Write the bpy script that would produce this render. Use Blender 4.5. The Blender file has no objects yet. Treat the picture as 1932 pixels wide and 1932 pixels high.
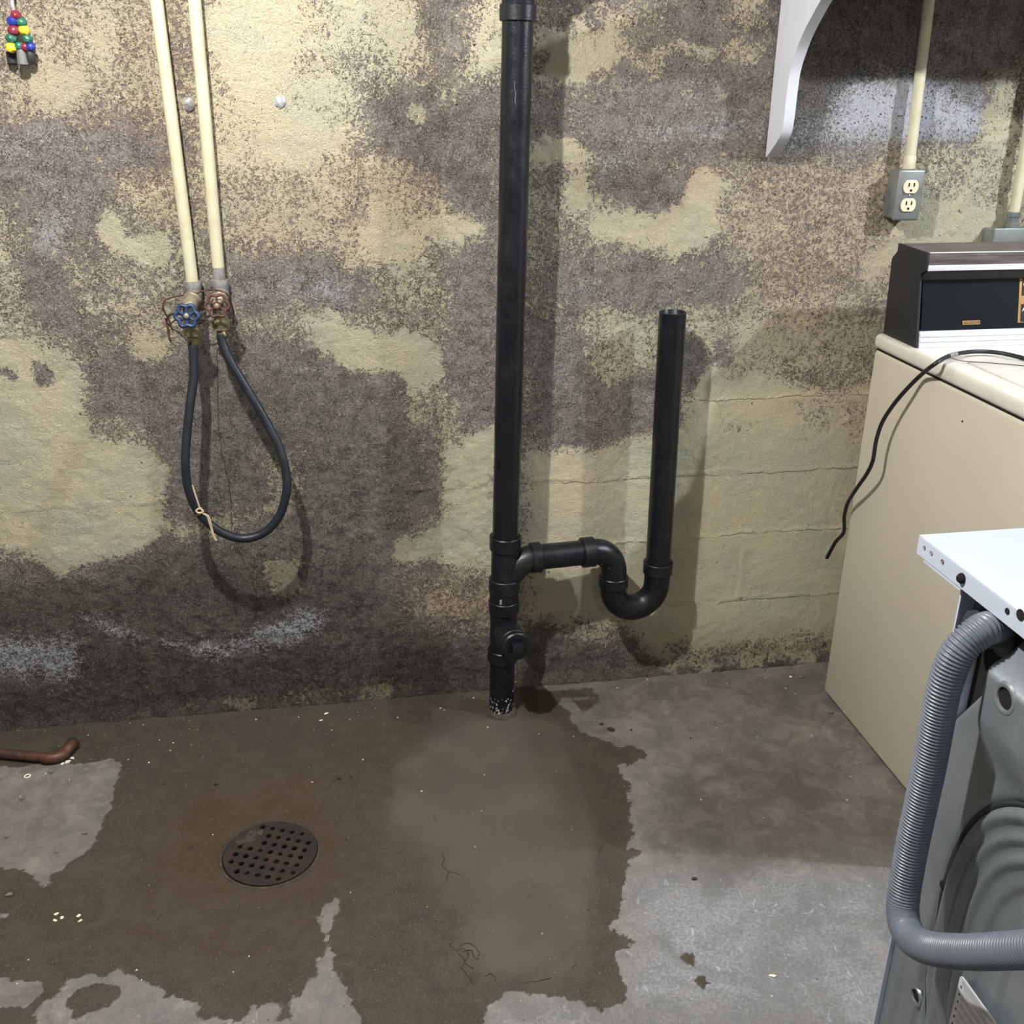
import bpy, bmesh, math, random
import numpy as np
from mathutils import Vector, Matrix

random.seed(7)
SC = bpy.context.scene
COL = SC.collection

# ------------------------------------------------------------------ camera
class Cam:
    """calibrated camera: wall plane y=0, floor z=0, metres; used to measure places off the photograph"""
    S, f = 1932.0, 1932.0
    def __init__(s, pitch=22.833, yaw=9.933, roll=.609, D=2.247, H=1.451):
        p, y, r = np.radians([pitch, yaw, roll])
        fw = np.array([np.sin(y)*np.cos(p), np.cos(y)*np.cos(p), -np.sin(p)])
        rt = np.array([np.cos(y), -np.sin(y), 0.]); up = np.cross(rt, fw)
        s.rt = rt*np.cos(r)+up*np.sin(r); s.up = up*np.cos(r)-rt*np.sin(r); s.fw = fw
        s.c = np.array([0., -D, H])
    def hit(s, x, y, ax, v):
        d = s.fw+s.rt*(x-s.S/2)/s.f+s.up*(s.S/2-y)/s.f
        t = (v-s.c[ax])/d[ax]
        return Vector(s.c+t*d)
CAM = Cam()
def wp(x, y, off=0.): return CAM.hit(x, y, 1, -off)      # on the wall (or off metres in front of it)
def fp(x, y, h=0.): return CAM.hit(x, y, 2, h)           # on the floor (or at height h)
def xp(x, y, X): return CAM.hit(x, y, 0, X)              # on the plane x = X

cd = bpy.data.cameras.new('camera'); cam = bpy.data.objects.new('camera', cd); COL.objects.link(cam)
cd.sensor_width = 36; cd.sensor_height = 36; cd.lens = 36; cd.clip_start = .02
M = Matrix.Identity(4)
for i in range(3):
    M[i][0], M[i][1], M[i][2], M[i][3] = CAM.rt[i], CAM.up[i], -CAM.fw[i], CAM.c[i]
cam.matrix_world = M
SC.camera = cam

# ------------------------------------------------------------------ light
SC.view_settings.view_transform = 'Standard'; SC.view_settings.look = 'None'
SC.view_settings.gamma = 1; SC.view_settings.use_curve_mapping = False
SC.view_settings.exposure = 0.30
w = bpy.data.worlds.new('basement'); SC.world = w; w.use_nodes = True
w.node_tree.nodes['Background'].inputs[0].default_value = (.9, .95, 1, 1)
w.node_tree.nodes['Background'].inputs[1].default_value = .03
def bulb(name, loc, power, color, r=.05):
    l = bpy.data.lights.new(name, 'POINT'); l.energy = power; l.color = color; l.shadow_soft_size = r
    o = bpy.data.objects.new(name, l); o.location = loc; COL.objects.link(o); return o
bulb('ceiling_bulb_left', (-.35, -1.12, 2.22), 130, (1, .98, .95), .022)
bulb('ceiling_bulb_right', (2.11, -1.08, 2.04), 92, (.87, .935, 1), .025)
bulb('rear_fill_light', (.3, -3.2, 2.25), 20, (.84, .92, 1), .06)  # added fill light behind the camera, lifts the shadows

# ------------------------------------------------------------------ noise (numpy)
def vnoise(x, y, seed):
    rs = np.random.RandomState(seed); T = rs.rand(256, 256)
    xi = np.floor(x).astype(int); yi = np.floor(y).astype(int); fx = x-xi; fy = y-yi
    fx = fx*fx*(3-2*fx); fy = fy*fy*(3-2*fy)
    a = T[xi % 256, yi % 256]; b = T[(xi+1) % 256, yi % 256]; c = T[xi % 256, (yi+1) % 256]; d = T[(xi+1) % 256, (yi+1) % 256]
    return (a*(1-fx)+b*fx)*(1-fy)+(c*(1-fx)+d*fx)*fy-.5
def fbm(x, y, s, oct=4, seed=0, g=.5):
    r = 0; a = 1; t = 0
    for o in range(oct):
        r = r+a*vnoise(x*s*2**o+17.3*o, y*s*2**o+9.1*o, seed+o); t += a; a *= g
    return r/t*1.6
def sstep(a, b, x):
    t = np.clip((x-a)/(b-a), 0, 1); return t*t*(3-2*t)
def poly_sd(X, Y, P):
    """signed distance to a polygon, negative inside"""
    n = len(P); d2 = np.full(X.shape, 1e9); ins = np.zeros(X.shape, bool)
    for i in range(n):
        ax, ay = P[i]; bx, by = P[(i+1) % n]; ex, ey = bx-ax, by-ay
        t = np.clip(((X-ax)*ex+(Y-ay)*ey)/(ex*ex+ey*ey+1e-12), 0, 1)
        d2 = np.minimum(d2, (X-ax-t*ex)**2+(Y-ay-t*ey)**2)
        c = ((ay > Y) != (by > Y)) & (X < (bx-ax)*(Y-ay)/(by-ay+1e-15)+ax)
        ins ^= c
    return np.where(ins, -1, 1)*np.sqrt(d2)
def paint_field(X, Y, base, polys, conv, wob):
    F = np.full(X.shape, float(base))
    for val, soft, pts in polys:
        P = [conv(*p) for p in pts]
        xs = [p[0] for p in P]; ys = [p[1] for p in P]; m = soft*2+.06
        k = (X > min(xs)-m) & (X < max(xs)+m) & (Y > min(ys)-m) & (Y < max(ys)+m)
        if not k.any(): continue
        sd = poly_sd(X[k], Y[k], P)+wob[k]
        wgt = 1-sstep(-soft, soft, sd)
        F[k] = F[k]*(1-wgt)+val*wgt
    return F

# ------------------------------------------------------------------ object helpers
WL = {}
def thing(name, loc, label, cat, group=None):
    o = bpy.data.objects.new(name, None); o.empty_display_size = .05; COL.objects.link(o); o.location = loc
    WL[o] = Vector(loc); o['label'] = label; o['category'] = cat
    if group: o['group'] = group
    return o
def tag(o, label, cat, group=None):
    o['label'] = label; o['category'] = cat
    if group: o['group'] = group
    return o
def mesh(name, parts, mat, parent=None, smooth=True, label=None, loc=None, angle=40):
    V = []; F = []
    if isinstance(parts, tuple): parts = [parts]
    for v, f in parts:
        n = len(V); V += [tuple(p) for p in v]; F += [tuple(i+n for i in q) for q in f]
    base = WL[parent] if parent is not None else (Vector(loc) if loc is not None else Vector((0, 0, 0)))
    V = [(p[0]-base[0], p[1]-base[1], p[2]-base[2]) for p in V]
    me = bpy.data.meshes.new(name); me.from_pydata(V, [], F); me.update()
    bm = bmesh.new(); bm.from_mesh(me); bmesh.ops.recalc_face_normals(bm, faces=bm.faces); bm.to_mesh(me); bm.free()
    if smooth:
        me.shade_smooth()
        me.set_sharp_from_angle(angle=math.radians(angle))
    me.materials.append(mat)
    o = bpy.data.objects.new(name, me); COL.objects.link(o)
    if parent is not None: o.parent = parent
    else: o.location = base
    WL[o] = base
    if label: o['label'] = label
    return o
def spline(pts, n=8):
    P = [Vector(p) for p in pts]; P = [P[0]*2-P[1]]+P+[P[-1]*2-P[-2]]; out = []
    for i in range(1, len(P)-2):
        a, b, c, d = P[i-1:i+3]
        for k in range(n):
            t = k/n
            out.append(.5*((2*b)+(c-a)*t+(2*a-5*b+4*c-d)*t*t+(3*b-a-3*c+d)*t**3))
    out.append(P[-2]); return out
def tube(path, r, seg=16, cap=True, closed=False, flat=None):
    P = [Vector(p) for p in path]; n = len(P)
    R = r if callable(r) else (lambda i: r)
    T = []
    for i in range(n):
        if closed: t = P[(i+1) % n]-P[i-1]
        else: t = P[min(i+1, n-1)]-P[max(i-1, 0)]
        T.append(t.normalized())
    u = T[0].orthogonal().normalized(); V = []; F = []
    for i in range(n):
        u = (u-T[i]*u.dot(T[i])).normalized(); v = T[i].cross(u)
        for k in range(seg):
            a = 2*math.pi*k/seg; V.append(P[i]+R(i)*(u*math.cos(a)+v*math.sin(a)))
    m = n if closed else n-1
    for i in range(m):
        for k in range(seg):
            j = (i+1) % n
            F.append((i*seg+k, i*seg+(k+1) % seg, j*seg+(k+1) % seg, j*seg+k))
    if cap and not closed:
        F.append(tuple(range(seg-1, -1, -1))); F.append(tuple((n-1)*seg+k for k in range(seg)))
    return V, F
def lathe(prof, org, axis, seg=24, cap=True):
    """prof: (radius, height along axis)"""
    a = Vector(axis).normalized(); u = a.orthogonal().normalized(); v = a.cross(u); o = Vector(org); V = []; F = []
    for r, h in prof:
        for k in range(seg):
            t = 2*math.pi*k/seg; V.append(o+a*h+(u*math.cos(t)+v*math.sin(t))*max(r, 1e-5))
    n = len(prof)
    for i in range(n-1):
        for k in range(seg):
            F.append((i*seg+k, i*seg+(k+1) % seg, (i+1)*seg+(k+1) % seg, (i+1)*seg+k))
    if cap:
        F.append(tuple(range(seg-1, -1, -1))); F.append(tuple((n-1)*seg+k for k in range(seg)))
    return V, F
def ring(r0, r1, h0, h1, org, axis, seg=32, b=.0015):
    """closed collar between radii r0<r1 and heights h0<h1 with softened outer edges"""
    return lathe([(r0, h0), (r1-b, h0), (r1, h0+b), (r1, h1-b), (r1-b, h1), (r0, h1), (r0, h0)], org, axis, seg, cap=False)
def from_bm(bm):
    bm.verts.index_update()
    r = [v.co.copy() for v in bm.verts], [tuple(v.index for v in f.verts) for f in bm.faces]
    bm.free(); return r
def rbox(lo, hi, b=.002, seg=2, mat=None):
    bm = bmesh.new(); bmesh.ops.create_cube(bm, size=1)
    lo, hi = Vector(lo), Vector(hi)
    for v in bm.verts: v.co = Vector(((lo[i]+hi[i])/2+v.co[i]*(hi[i]-lo[i]) for i in range(3)))
    if b: bmesh.ops.bevel(bm, geom=bm.edges[:]+bm.verts[:], offset=b, segments=seg, profile=.5, affect='EDGES')
    if mat is not None: bmesh.ops.transform(bm, matrix=mat, verts=bm.verts)
    return from_bm(bm)
def prism(outline, d0, d1, to3, b=0):
    """extrude a 2-D outline; to3(u, v, d) -> point"""
    n = len(outline); bm = bmesh.new()
    A = [bm.verts.new(to3(u, v, d0)) for u, v in outline]; B = [bm.verts.new(to3(u, v, d1)) for u, v in outline]
    bm.faces.new(A); bm.faces.new(B[::-1])
    for i in range(n): bm.faces.new((A[i], B[i], B[(i+1) % n], A[(i+1) % n]))
    bmesh.ops.recalc_face_normals(bm, faces=bm.faces)
    if b: bmesh.ops.bevel(bm, geom=[e for e in bm.edges], offset=b, segments=2, profile=.5, affect='EDGES')
    return from_bm(bm)
def plate(outline, holes, thick, bevel, mat4):
    """flat plate with real holes (2-D curve fill)"""
    cu = bpy.data.curves.new('plate', 'CURVE'); cu.dimensions = '2D'; cu.fill_mode = 'BOTH'
    cu.extrude = thick/2-bevel; cu.bevel_depth = bevel; cu.bevel_resolution = 1
    for pts in [outline]+holes:
        s = cu.splines.new('POLY'); s.points.add(len(pts)-1); s.use_cyclic_u = True
        for p, q in zip(s.points, pts): p.co = (q[0], q[1], 0, 1)
    o = bpy.data.objects.new('plate', cu); COL.objects.link(o)
    bpy.context.view_layer.update()
    me = o.evaluated_get(bpy.context.evaluated_depsgraph_get()).to_mesh()
    V = [mat4 @ v.co for v in me.vertices]; F = [tuple(p.vertices) for p in me.polygons]
    bpy.data.objects.remove(o); bpy.data.curves.remove(cu)
    return V, F
def circle(cx, cy, r, n=16, ph=0): return [(cx+r*math.cos(2*math.pi*k/n+ph), cy+r*math.sin(2*math.pi*k/n+ph)) for k in range(n)]
def text_geo(txt, size, mat4, thick=.0002):
    cu = bpy.data.curves.new('t', 'FONT'); cu.body = txt; cu.size = size; cu.extrude = thick
    o = bpy.data.objects.new('t', cu); COL.objects.link(o); bpy.context.view_layer.update()
    me = o.evaluated_get(bpy.context.evaluated_depsgraph_get()).to_mesh()
    V = [mat4 @ v.co for v in me.vertices]; F = [tuple(p.vertices) for p in me.polygons]
    bpy.data.objects.remove(o); bpy.data.curves.remove(cu); return V, F
def blob(c, sx, sy, sz, seed, sub=2, rough=.25, rz=0):
    bm = bmesh.new(); bmesh.ops.create_icosphere(bm, subdivisions=sub, radius=1); rs = random.Random(seed)
    for v in bm.verts:
        v.co *= 1+rs.uniform(-rough, rough)
    R = Matrix.Rotation(rz, 3, 'Z')
    for v in bm.verts: v.co = Vector(c)+R @ Vector((v.co.x*sx, v.co.y*sy, v.co.z*sz))
    return from_bm(bm)

# ------------------------------------------------------------------ materials
def lin(r, g, b): return tuple(((c/255)/12.92 if c <= 10 else (((c/255)+.055)/1.055)**2.4) for c in (r, g, b))+(1,)
class NT:
    def __init__(s, name):
        s.m = bpy.data.materials.new(name); s.m.use_nodes = True; s.t = s.m.node_tree; s.n = s.t.nodes
        s.b = s.n['Principled BSDF']; s.tc = s.n.new('ShaderNodeTexCoord')
    def link(s, a, b): s.t.links.new(a, b)
    def set(s, sock, v):
        if hasattr(v, 'is_output') or isinstance(v, bpy.types.NodeSocket): s.link(v, sock)
        else: sock.default_value = v
    def noise(s, scale, detail=4, rough=.6, dist=0, vec=None, stretch=None):
        n = s.n.new('ShaderNodeTexNoise'); n.inputs['Scale'].default_value = scale; n.inputs['Detail'].default_value = detail
        n.inputs['Roughness'].default_value = rough; n.inputs['Distortion'].default_value = dist
        v = vec or s.tc.outputs['Object']
        if stretch:
            mp = s.n.new('ShaderNodeMapping'); mp.inputs['Scale'].default_value = stretch; s.link(v, mp.inputs[0]); v = mp.outputs[0]
        s.link(v, n.inputs['Vector']); return n.outputs['Fac']
    def voro(s, scale, feature='F1', rnd=1.):
        n = s.n.new('ShaderNodeTexVoronoi'); n.feature = feature; n.inputs['Scale'].default_value = scale
        n.inputs['Randomness'].default_value = rnd
        s.link(s.tc.outputs['Object'], n.inputs['Vector']); return n.outputs['Distance']
    def attr(s, name):
        n = s.n.new('ShaderNodeAttribute'); n.attribute_name = name; return n.outputs['Fac']
    def math(s, op, a, b=None, c=None, clamp=False):
        n = s.n.new('ShaderNodeMath'); n.operation = op; n.use_clamp = clamp
        s.set(n.inputs[0], a)
        if b is not None: s.set(n.inputs[1], b)
        if c is not None: s.set(n.inputs[2], c)
        return n.outputs[0]
    def ss(s, x, a, b, lo=0., hi=1.):
        n = s.n.new('ShaderNodeMapRange'); n.interpolation_type = 'SMOOTHSTEP'
        s.set(n.inputs['Value'], x); n.inputs['From Min'].default_value = a; n.inputs['From Max'].default_value = b
        n.inputs['To Min'].default_value = lo; n.inputs['To Max'].default_value = hi
        return n.outputs[0]
    def mix(s, f, a, b, mode='MIX'):
        n = s.n.new('ShaderNodeMix'); n.data_type = 'RGBA'; n.blend_type = mode
        s.set(n.inputs[0], f); s.set(n.inputs[6], a); s.set(n.inputs[7], b); return n.outputs[2]
    def bump(s, h, dist, strength=1.):
        n = s.n.new('ShaderNodeBump'); n.inputs['Distance'].default_value = dist; n.inputs['Strength'].default_value = strength
        s.link(h, n.inputs['Height']); s.link(n.outputs[0], s.b.inputs['Normal'])
    def color(s, c): s.set(s.b.inputs['Base Color'], c)
    def rough(s, r): s.set(s.b.inputs['Roughness'], r)
def simple(name, rgb, rough=.5, metal=0., vary=.12, scale=30., bump=.0, rgb2=None, bscale=None, spec=None):
    t = NT(name); n = t.noise(scale, 5, .6)
    c2 = lin(*rgb2) if rgb2 else tuple(x*(1-vary*2.2) for x in lin(*rgb)[:3])+(1,)
    t.color(t.mix(t.ss(n, .4, .72), lin(*rgb), c2)); t.rough(t.ss(n, .3, .7, rough*.9, min(1, rough*1.15)))
    t.b.inputs['Metallic'].default_value = metal
    if spec is not None: t.b.inputs['Specular IOR Level'].default_value = spec
    if bump: t.bump(t.noise(bscale or scale*4, 4, .6), bump)
    return t.m

def wall_material():
    t = NT('peeling_painted_concrete')
    P, W, D, O, G = (t.attr(a) for a in ('paint', 'white', 'damp_shade', 'pink', 'smooth'))
    n1 = t.noise(105, 6, .72, .7); n2 = t.noise(300, 4, .68, .9); n3 = t.noise(11, 5, .6)
    sp = t.math('ADD', t.math('MULTIPLY', n1, .55), t.math('MULTIPLY', n2, .45))
    sp = t.math('SUBTRACT', sp, .5)
    # cover: paint left on the wall; the speckle eats it where coverage is partial
    k = t.math('ADD', t.math('SUBTRACT', P, .5), t.math('MULTIPLY', sp, 3.1))
    k = t.math('ADD', k, t.math('MULTIPLY', t.math('SUBTRACT', n3, .5), .6))
    cover = t.ss(k, -.045, .06)
    under = t.ss(t.math('ADD', k, .16), -.1, .16)           # older pinkish coat around the flakes
    pa = t.mix(t.ss(t.noise(6, 4, .6), .4, .62), lin(233, 225, 194), lin(217, 219, 193))
    pa = t.mix(t.math('MULTIPLY', O, .75), pa, lin(232, 204, 172))
    pa = t.mix(t.ss(n2, .45, .8, 0, .25), pa, lin(206, 190, 154))
    bare = t.mix(t.ss(t.noise(26, 6, .7), .33, .67), lin(116, 109, 103), lin(168, 160, 153))
    bare = t.mix(t.ss(n2, .5, .66, 0, .85), bare, lin(212, 204, 196))
    bare = t.mix(t.ss(n2, .48, .34, 0, .85), bare, lin(60, 55, 51))
    old = t.mix(O, lin(180, 160, 142), lin(198, 164, 142))
    bare = t.mix(t.math('MULTIPLY', under, t.math('ADD', .3, t.math('MULTIPLY', O, .4))), bare, old)
    wk = t.ss(t.math('ADD', W, t.math('MULTIPLY', sp, 4.2)), .34, 1.0)
    pits = t.ss(t.math('ADD', t.voro(95), t.math('MULTIPLY', t.noise(30, 2), .35)), .3, .42)
    bare = t.mix(t.math('MULTIPLY', wk, .94), bare, t.mix(pits, lin(96, 94, 98), lin(222, 222, 232)))
    c = t.mix(cover, bare, pa)
    dmp_shade = t.math('MULTIPLY', D, t.ss(n1, .25, .7, 1., .7))
    dmp_shade = t.math('MULTIPLY', dmp_shade, t.math('SUBTRACT', 1., t.math('MULTIPLY', wk, .75)))
    c = t.mix(dmp_shade, c, t.mix(1., c, lin(118, 112, 105), 'MULTIPLY'))  # darkens damp wall and the painted shade by the bracket
    # little knocked-out holes
    hole = t.ss(t.math('ADD', t.voro(19), t.math('MULTIPLY', n1, .12)), .085, .12)
    hole = t.math('MAXIMUM', hole, t.ss(t.noise(3, 3), .46, .5))
    c = t.mix(hole, lin(70, 62, 60), c)
    t.color(c); t.rough(t.ss(D, 0, 1, .92, .72)); t.b.inputs['Specular IOR Level'].default_value = .25
    rough = t.math('MULTIPLY', t.math('ADD', n2, t.math('MULTIPLY', n1, 1.1)), t.math('SUBTRACT', 1.25, t.math('MULTIPLY', G, .72)))
    h = t.math('ADD', t.math('MULTIPLY', cover, .32), rough)
    # thin ragged board marks in the cast wall
    sx = t.n.new('ShaderNodeSeparateXYZ'); t.link(t.tc.outputs['Object'], sx.inputs[0])
    wv = t.math('ADD', t.math('MULTIPLY', t.math('SUBTRACT', t.noise(9, 4, .6), .5), .030), t.math('MULTIPLY', t.math('SUBTRACT', t.noise(60, 4, .7), .5), .012))
    zz = t.math('ADD', sx.outputs[2], wv); gate = t.math('MULTIPLY', t.ss(t.noise(13, 4, .7), .40, .56, .15, 1.), t.ss(sx.outputs[0], .15, .5, .3, 1.))
    for py_, st_ in ((272.5, .35), (605, .5), (762, .9), (906, 1.), (1024, 1.), (1150, .9)):
        zl = wp(1150, py_).z; d = t.math('SUBTRACT', zz, zl)
        rg = t.math('MULTIPLY', t.ss(d, -.0035, 0.), t.ss(d, .0, .014, 1., 0.))
        h = t.math('ADD', h, t.math('MULTIPLY', t.math('MULTIPLY', rg, gate), .6*st_))
    h = t.math('ADD', h, t.math('MULTIPLY', hole, .8))
    h = t.math('ADD', h, t.math('MULTIPLY', t.noise(28, 4, .6), .7))
    t.bump(h, .0085, 1.)
    return t.m
def floor_material():
    t = NT('stained_concrete')
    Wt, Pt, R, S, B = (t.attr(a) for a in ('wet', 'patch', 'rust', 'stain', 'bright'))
    n1 = t.noise(160, 4, .7, .4); n2 = t.noise(420, 3, .7); n3 = t.noise(16, 6, .65, .8); n4 = t.noise(45, 5, .7)
    dry = t.mix(t.ss(n3, .35, .66), lin(137, 130, 121), lin(107, 102, 96))
    dry = t.mix(t.ss(n4, .5, .68, 0, .5), dry, lin(152, 148, 143))
    dry = t.mix(t.math('MULTIPLY', B, t.ss(n3, .3, .7, .6, 1.)), dry, t.mix(t.ss(n1, .4, .62), lin(134, 136, 141), lin(166, 168, 174)))  # lamplit floor painted as paler, cooler concrete
    scr = t.noise(15, 6, .72, 3.2, stretch=(1.5, 1, 1)); big = t.noise(5.5, 5, .65, .8)
    dry = t.mix(t.ss(big, .40, .62, 0, .55), dry, lin(106, 104, 101))
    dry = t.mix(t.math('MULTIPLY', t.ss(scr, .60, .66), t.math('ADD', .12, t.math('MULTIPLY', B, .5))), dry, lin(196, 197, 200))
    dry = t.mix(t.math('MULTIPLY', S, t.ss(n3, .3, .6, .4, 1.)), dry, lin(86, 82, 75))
    wetc = t.mix(t.ss(n3, .35, .65), lin(78, 71, 60), lin(66, 60, 51))
    wetc = t.mix(t.ss(n2, .5, .66, 0, .6), wetc, lin(104, 94, 78))
    wetc = t.mix(t.ss(n2, .48, .34, 0, .6), wetc, lin(46, 41, 35))
    wetc = t.mix(t.math('MULTIPLY', R, t.ss(n3, .3, .7, .5, 1.)), wetc, lin(72, 56, 41))
    wm = t.ss(t.math('ADD', Wt, t.math('MULTIPLY', t.math('SUBTRACT', t.noise(70, 6, .75), .5), 1.0)), .40, .60)
    c = t.mix(wm, dry, wetc)
    pm = t.ss(t.math('ADD', Pt, t.math('MULTIPLY', t.math('SUBTRACT', n4, .5), .3)), .3, .75)
    pat = t.mix(t.ss(t.noise(7, 3, .5), .4, .62), lin(87, 81, 71), lin(79, 74, 65))
    pat = t.mix(t.ss(t.noise(34, 6, .75, 1.2), .63, .7, 0, .5), pat, lin(62, 57, 48))
    c = t.mix(t.math('MULTIPLY', pm, t.ss(wm, 0, 1, .3, 1.)), c, pat)
    # sandy specks
    spk = t.ss(t.voro(140), .10, .16)
    c = t.mix(t.math('MULTIPLY', t.math('SUBTRACT', 1., spk), t.ss(n4, .45, .6, 0, .8)), c, t.mix(t.ss(n3, .45, .55), lin(60, 54, 46), lin(170, 158, 140)))
    t.color(c)
    t.rough(t.math('SUBTRACT', .85, t.math('MULTIPLY', wm, .22))); t.b.inputs['Specular IOR Level'].default_value = .3
    h = t.math('MULTIPLY', t.math('ADD', n1, t.math('MULTIPLY', n2, .6)), t.math('SUBTRACT', 1., t.math('MULTIPLY', pm, .72)))
    h = t.math('ADD', h, t.math('MULTIPLY', t.noise(40, 5, .7), .6))
    t.bump(h, .0022, 1.)
    return t.m
MW = wall_material(); MF = floor_material()
PLAIN = simple('old_plaster', (150, 146, 140), .9, bump=.002)
CEIL = simple('ceiling_boards', (112, 106, 98), .9, bump=.002)
def abs_material(name, a=(15, 18, 24), r=.30, dust=.3):
    t = NT(name); n = t.noise(14, 6, .7); s = t.noise(60, 5, .75, 1.5, stretch=(1, 1, .12))
    c = t.mix(t.ss(n, .5, .75, 0, dust*.5), lin(*a), lin(58, 58, 60))
    c = t.mix(t.ss(s, .69, .74, 0, .35), c, lin(120, 120, 120))
    t.color(c); t.rough(t.ss(n, .35, .7, r*.85, r*1.5)); t.bump(t.noise(220, 3), .0004); return t.m
BLK = abs_material('black_plastic_pipe'); BLKF = abs_material('black_plastic_fitting', (18, 20, 26), .36, .6)
RUB = abs_material('black_rubber_hose', (27, 32, 40), .40, .8)
CORD = simple('black_cord', (26, 26, 28), .45, vary=.1)
def cream_material():
    t = NT('cream_pipe_paint'); n = t.noise(20, 5, .6); ch = t.noise(55, 4, .6, .8, stretch=(1, 1, .35))
    c = t.mix(t.ss(n, .4, .7), lin(199, 194, 167), lin(186, 179, 148))
    c = t.mix(t.ss(ch, .69, .715), c, lin(72, 64, 54)); t.color(c); t.rough(.5); t.bump(t.noise(150, 3), .0006); return t.m
CREAM = cream_material()
GALV = simple('galvanised_iron', (158, 156, 154), .5, .35, rgb2=(112, 106, 104), scale=60, bump=.0005)
BRASS = simple('dull_brass', (150, 138, 104), .4, .55, rgb2=(96, 86, 64), scale=90)
BRONZE = simple('weathered_valve_bronze', (150, 142, 122), .5, .4, rgb2=(104, 94, 76), scale=70, bump=.0005)
BLUE = simple('blue_enamel', (34, 60, 96), .42, rgb2=(18, 34, 58), scale=90, bump=.0004)
RUSTRED = simple('rusty_red_enamel', (88, 50, 44), .6, rgb2=(54, 36, 34), scale=110, bump=.0006)
RUST = simple('rusty_wire', (92, 58, 44), .8, rgb2=(52, 40, 36), scale=140, bump=.0004)
TWINE = simple('beige_twine', (206, 184, 156), .9, bump=.0006, bscale=300)
COPPER = simple('tarnished_copper', (112, 78, 64), .5, .55, rgb2=(78, 60, 54), scale=40)
DARKSOLDER = simple('dark_solder', (60, 56, 52), .5, .3)
WHITEP = simple('white_gloss_paint', (200, 202, 208), .45, vary=.03, scale=12, bump=.0004)
GREYBOX = simple('zinc_box', (136, 140, 138), .42, .45, rgb2=(112, 116, 114), scale=25)
IVORY = simple('ivory_plastic', (232, 214, 184), .4, vary=.05)
DARK = simple('dark_void', (8, 8, 8), .9, vary=0)
STEEL = simple('plated_steel', (170, 170, 172), .3, .8)
BEIGE = simple('almond_enamel', (200, 193, 175), .38, vary=.02, scale=4)
BEIGETOP = simple('worn_lit_almond_top', (214, 209, 198), .42, vary=.06, scale=18)  # paler than the cabinet: lamplight on the top mixed into the enamel
CONS = simple('charcoal_console', (34, 34, 36), .55, vary=.08, scale=200, bump=.0004, bscale=500)
PANEL = simple('console_glass', (20, 24, 30), .22, vary=.1, scale=8)
ALU = simple('brushed_aluminium', (228, 230, 236), .34, .25, vary=.03)
GOLD = simple('gold_trim', (184, 142, 92), .4, .3, vary=.05)
BLACKINK = simple('black_ink', (18, 18, 20), .6, vary=0); WHITEINK = simple('white_ink', (235, 235, 230), .6, vary=0)
GREYINK = simple('grey_print', (150, 148, 154), .7, vary=.05)
def wood_material():
    t = NT('walnut_veneer'); g = t.noise(30, 5, .6, 1., stretch=(.25, 6, 6))
    t.color(t.mix(t.ss(g, .35, .65), lin(108, 96, 96), lin(76, 66, 68))); t.rough(.42); return t.m  # veneer tone lifted for the ceiling light reflected in the trim's top
WOOD = wood_material()
WASHW = simple('washer_white_enamel', (184, 193, 208), .32, vary=.015, scale=6)
WASHG = simple('galvanised_back_panel', (152, 160, 166), .36, .55, rgb2=(132, 140, 146), scale=7, bump=.0003, bscale=160)
GASK = simple('dark_gasket', (44, 48, 52), .6, vary=.05)
GREYHOSE = simple('grey_drain_hose', (104, 111, 123), .38, vary=.06, scale=40)
PORT = simple('dark_rubber_boot', (58, 64, 72), .5)
PAPER = simple('paper_label', (206, 208, 214), .6, vary=.04)
GRATE = simple('rusted_iron', (42, 35, 32), .7, .2, rgb2=(62, 44, 36), scale=28, bump=.0012, bscale=150)
MUD = simple('wet_grime', (54, 46, 38), .7, rgb2=(84, 74, 62), scale=60, bump=.002)
CHIP = simple('white_paint_flake', (232, 226, 208), .7, vary=.05)
STONE = simple('grey_grit', (120, 110, 98), .9, rgb2=(86, 78, 70), scale=60)
DSTONE = simple('dark_grit', (62, 52, 44), .9, rgb2=(40, 34, 30), scale=60)
SILVER = simple('bright_tie_metal', (206, 208, 214), .4, .5, rgb2=(150, 150, 154), scale=120)
STEELGREY = simple('scuffed_plastic', (96, 98, 102), .7)
PRIMER = simple('dried_white_splatter', (190, 188, 182), .8)
BEADC = {'red': simple('red_bead', (122, 40, 56), .35), 'blue': simple('blue_bead', (42, 52, 142), .35), 'green': simple('green_bead', (40, 104, 84), .35),
         'yellow': simple('yellow_bead', (240, 208, 60), .35), 'grey': simple('grey_fob', (112, 112, 110), .6), 'black': simple('dark_fob', (48, 48, 52), .6)}

# ------------------------------------------------------------------ setting: wall
def axis_lines(segs):
    out = []
    for a, b, st in segs:
        n = max(1, round((b-a)/st)); out += [a+(b-a)*i/n for i in range(n)]
    out.append(segs[-1][1]); return np.array(out)
XL, XR, YB, ZC = -2.2, 3.2, -4.0, 2.36
def wconv(x, y): p = wp(x, y); return (p.x, p.z)
def fconv(x, y): p = fp(x, y); return (p.x, p.y)
COURSES = [(95, .6), (272.5, 1.), (445, .35), (605, .8), (762, .6), (906, 1.2), (1024, 1.3), (1150, 1.2)]

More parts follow.
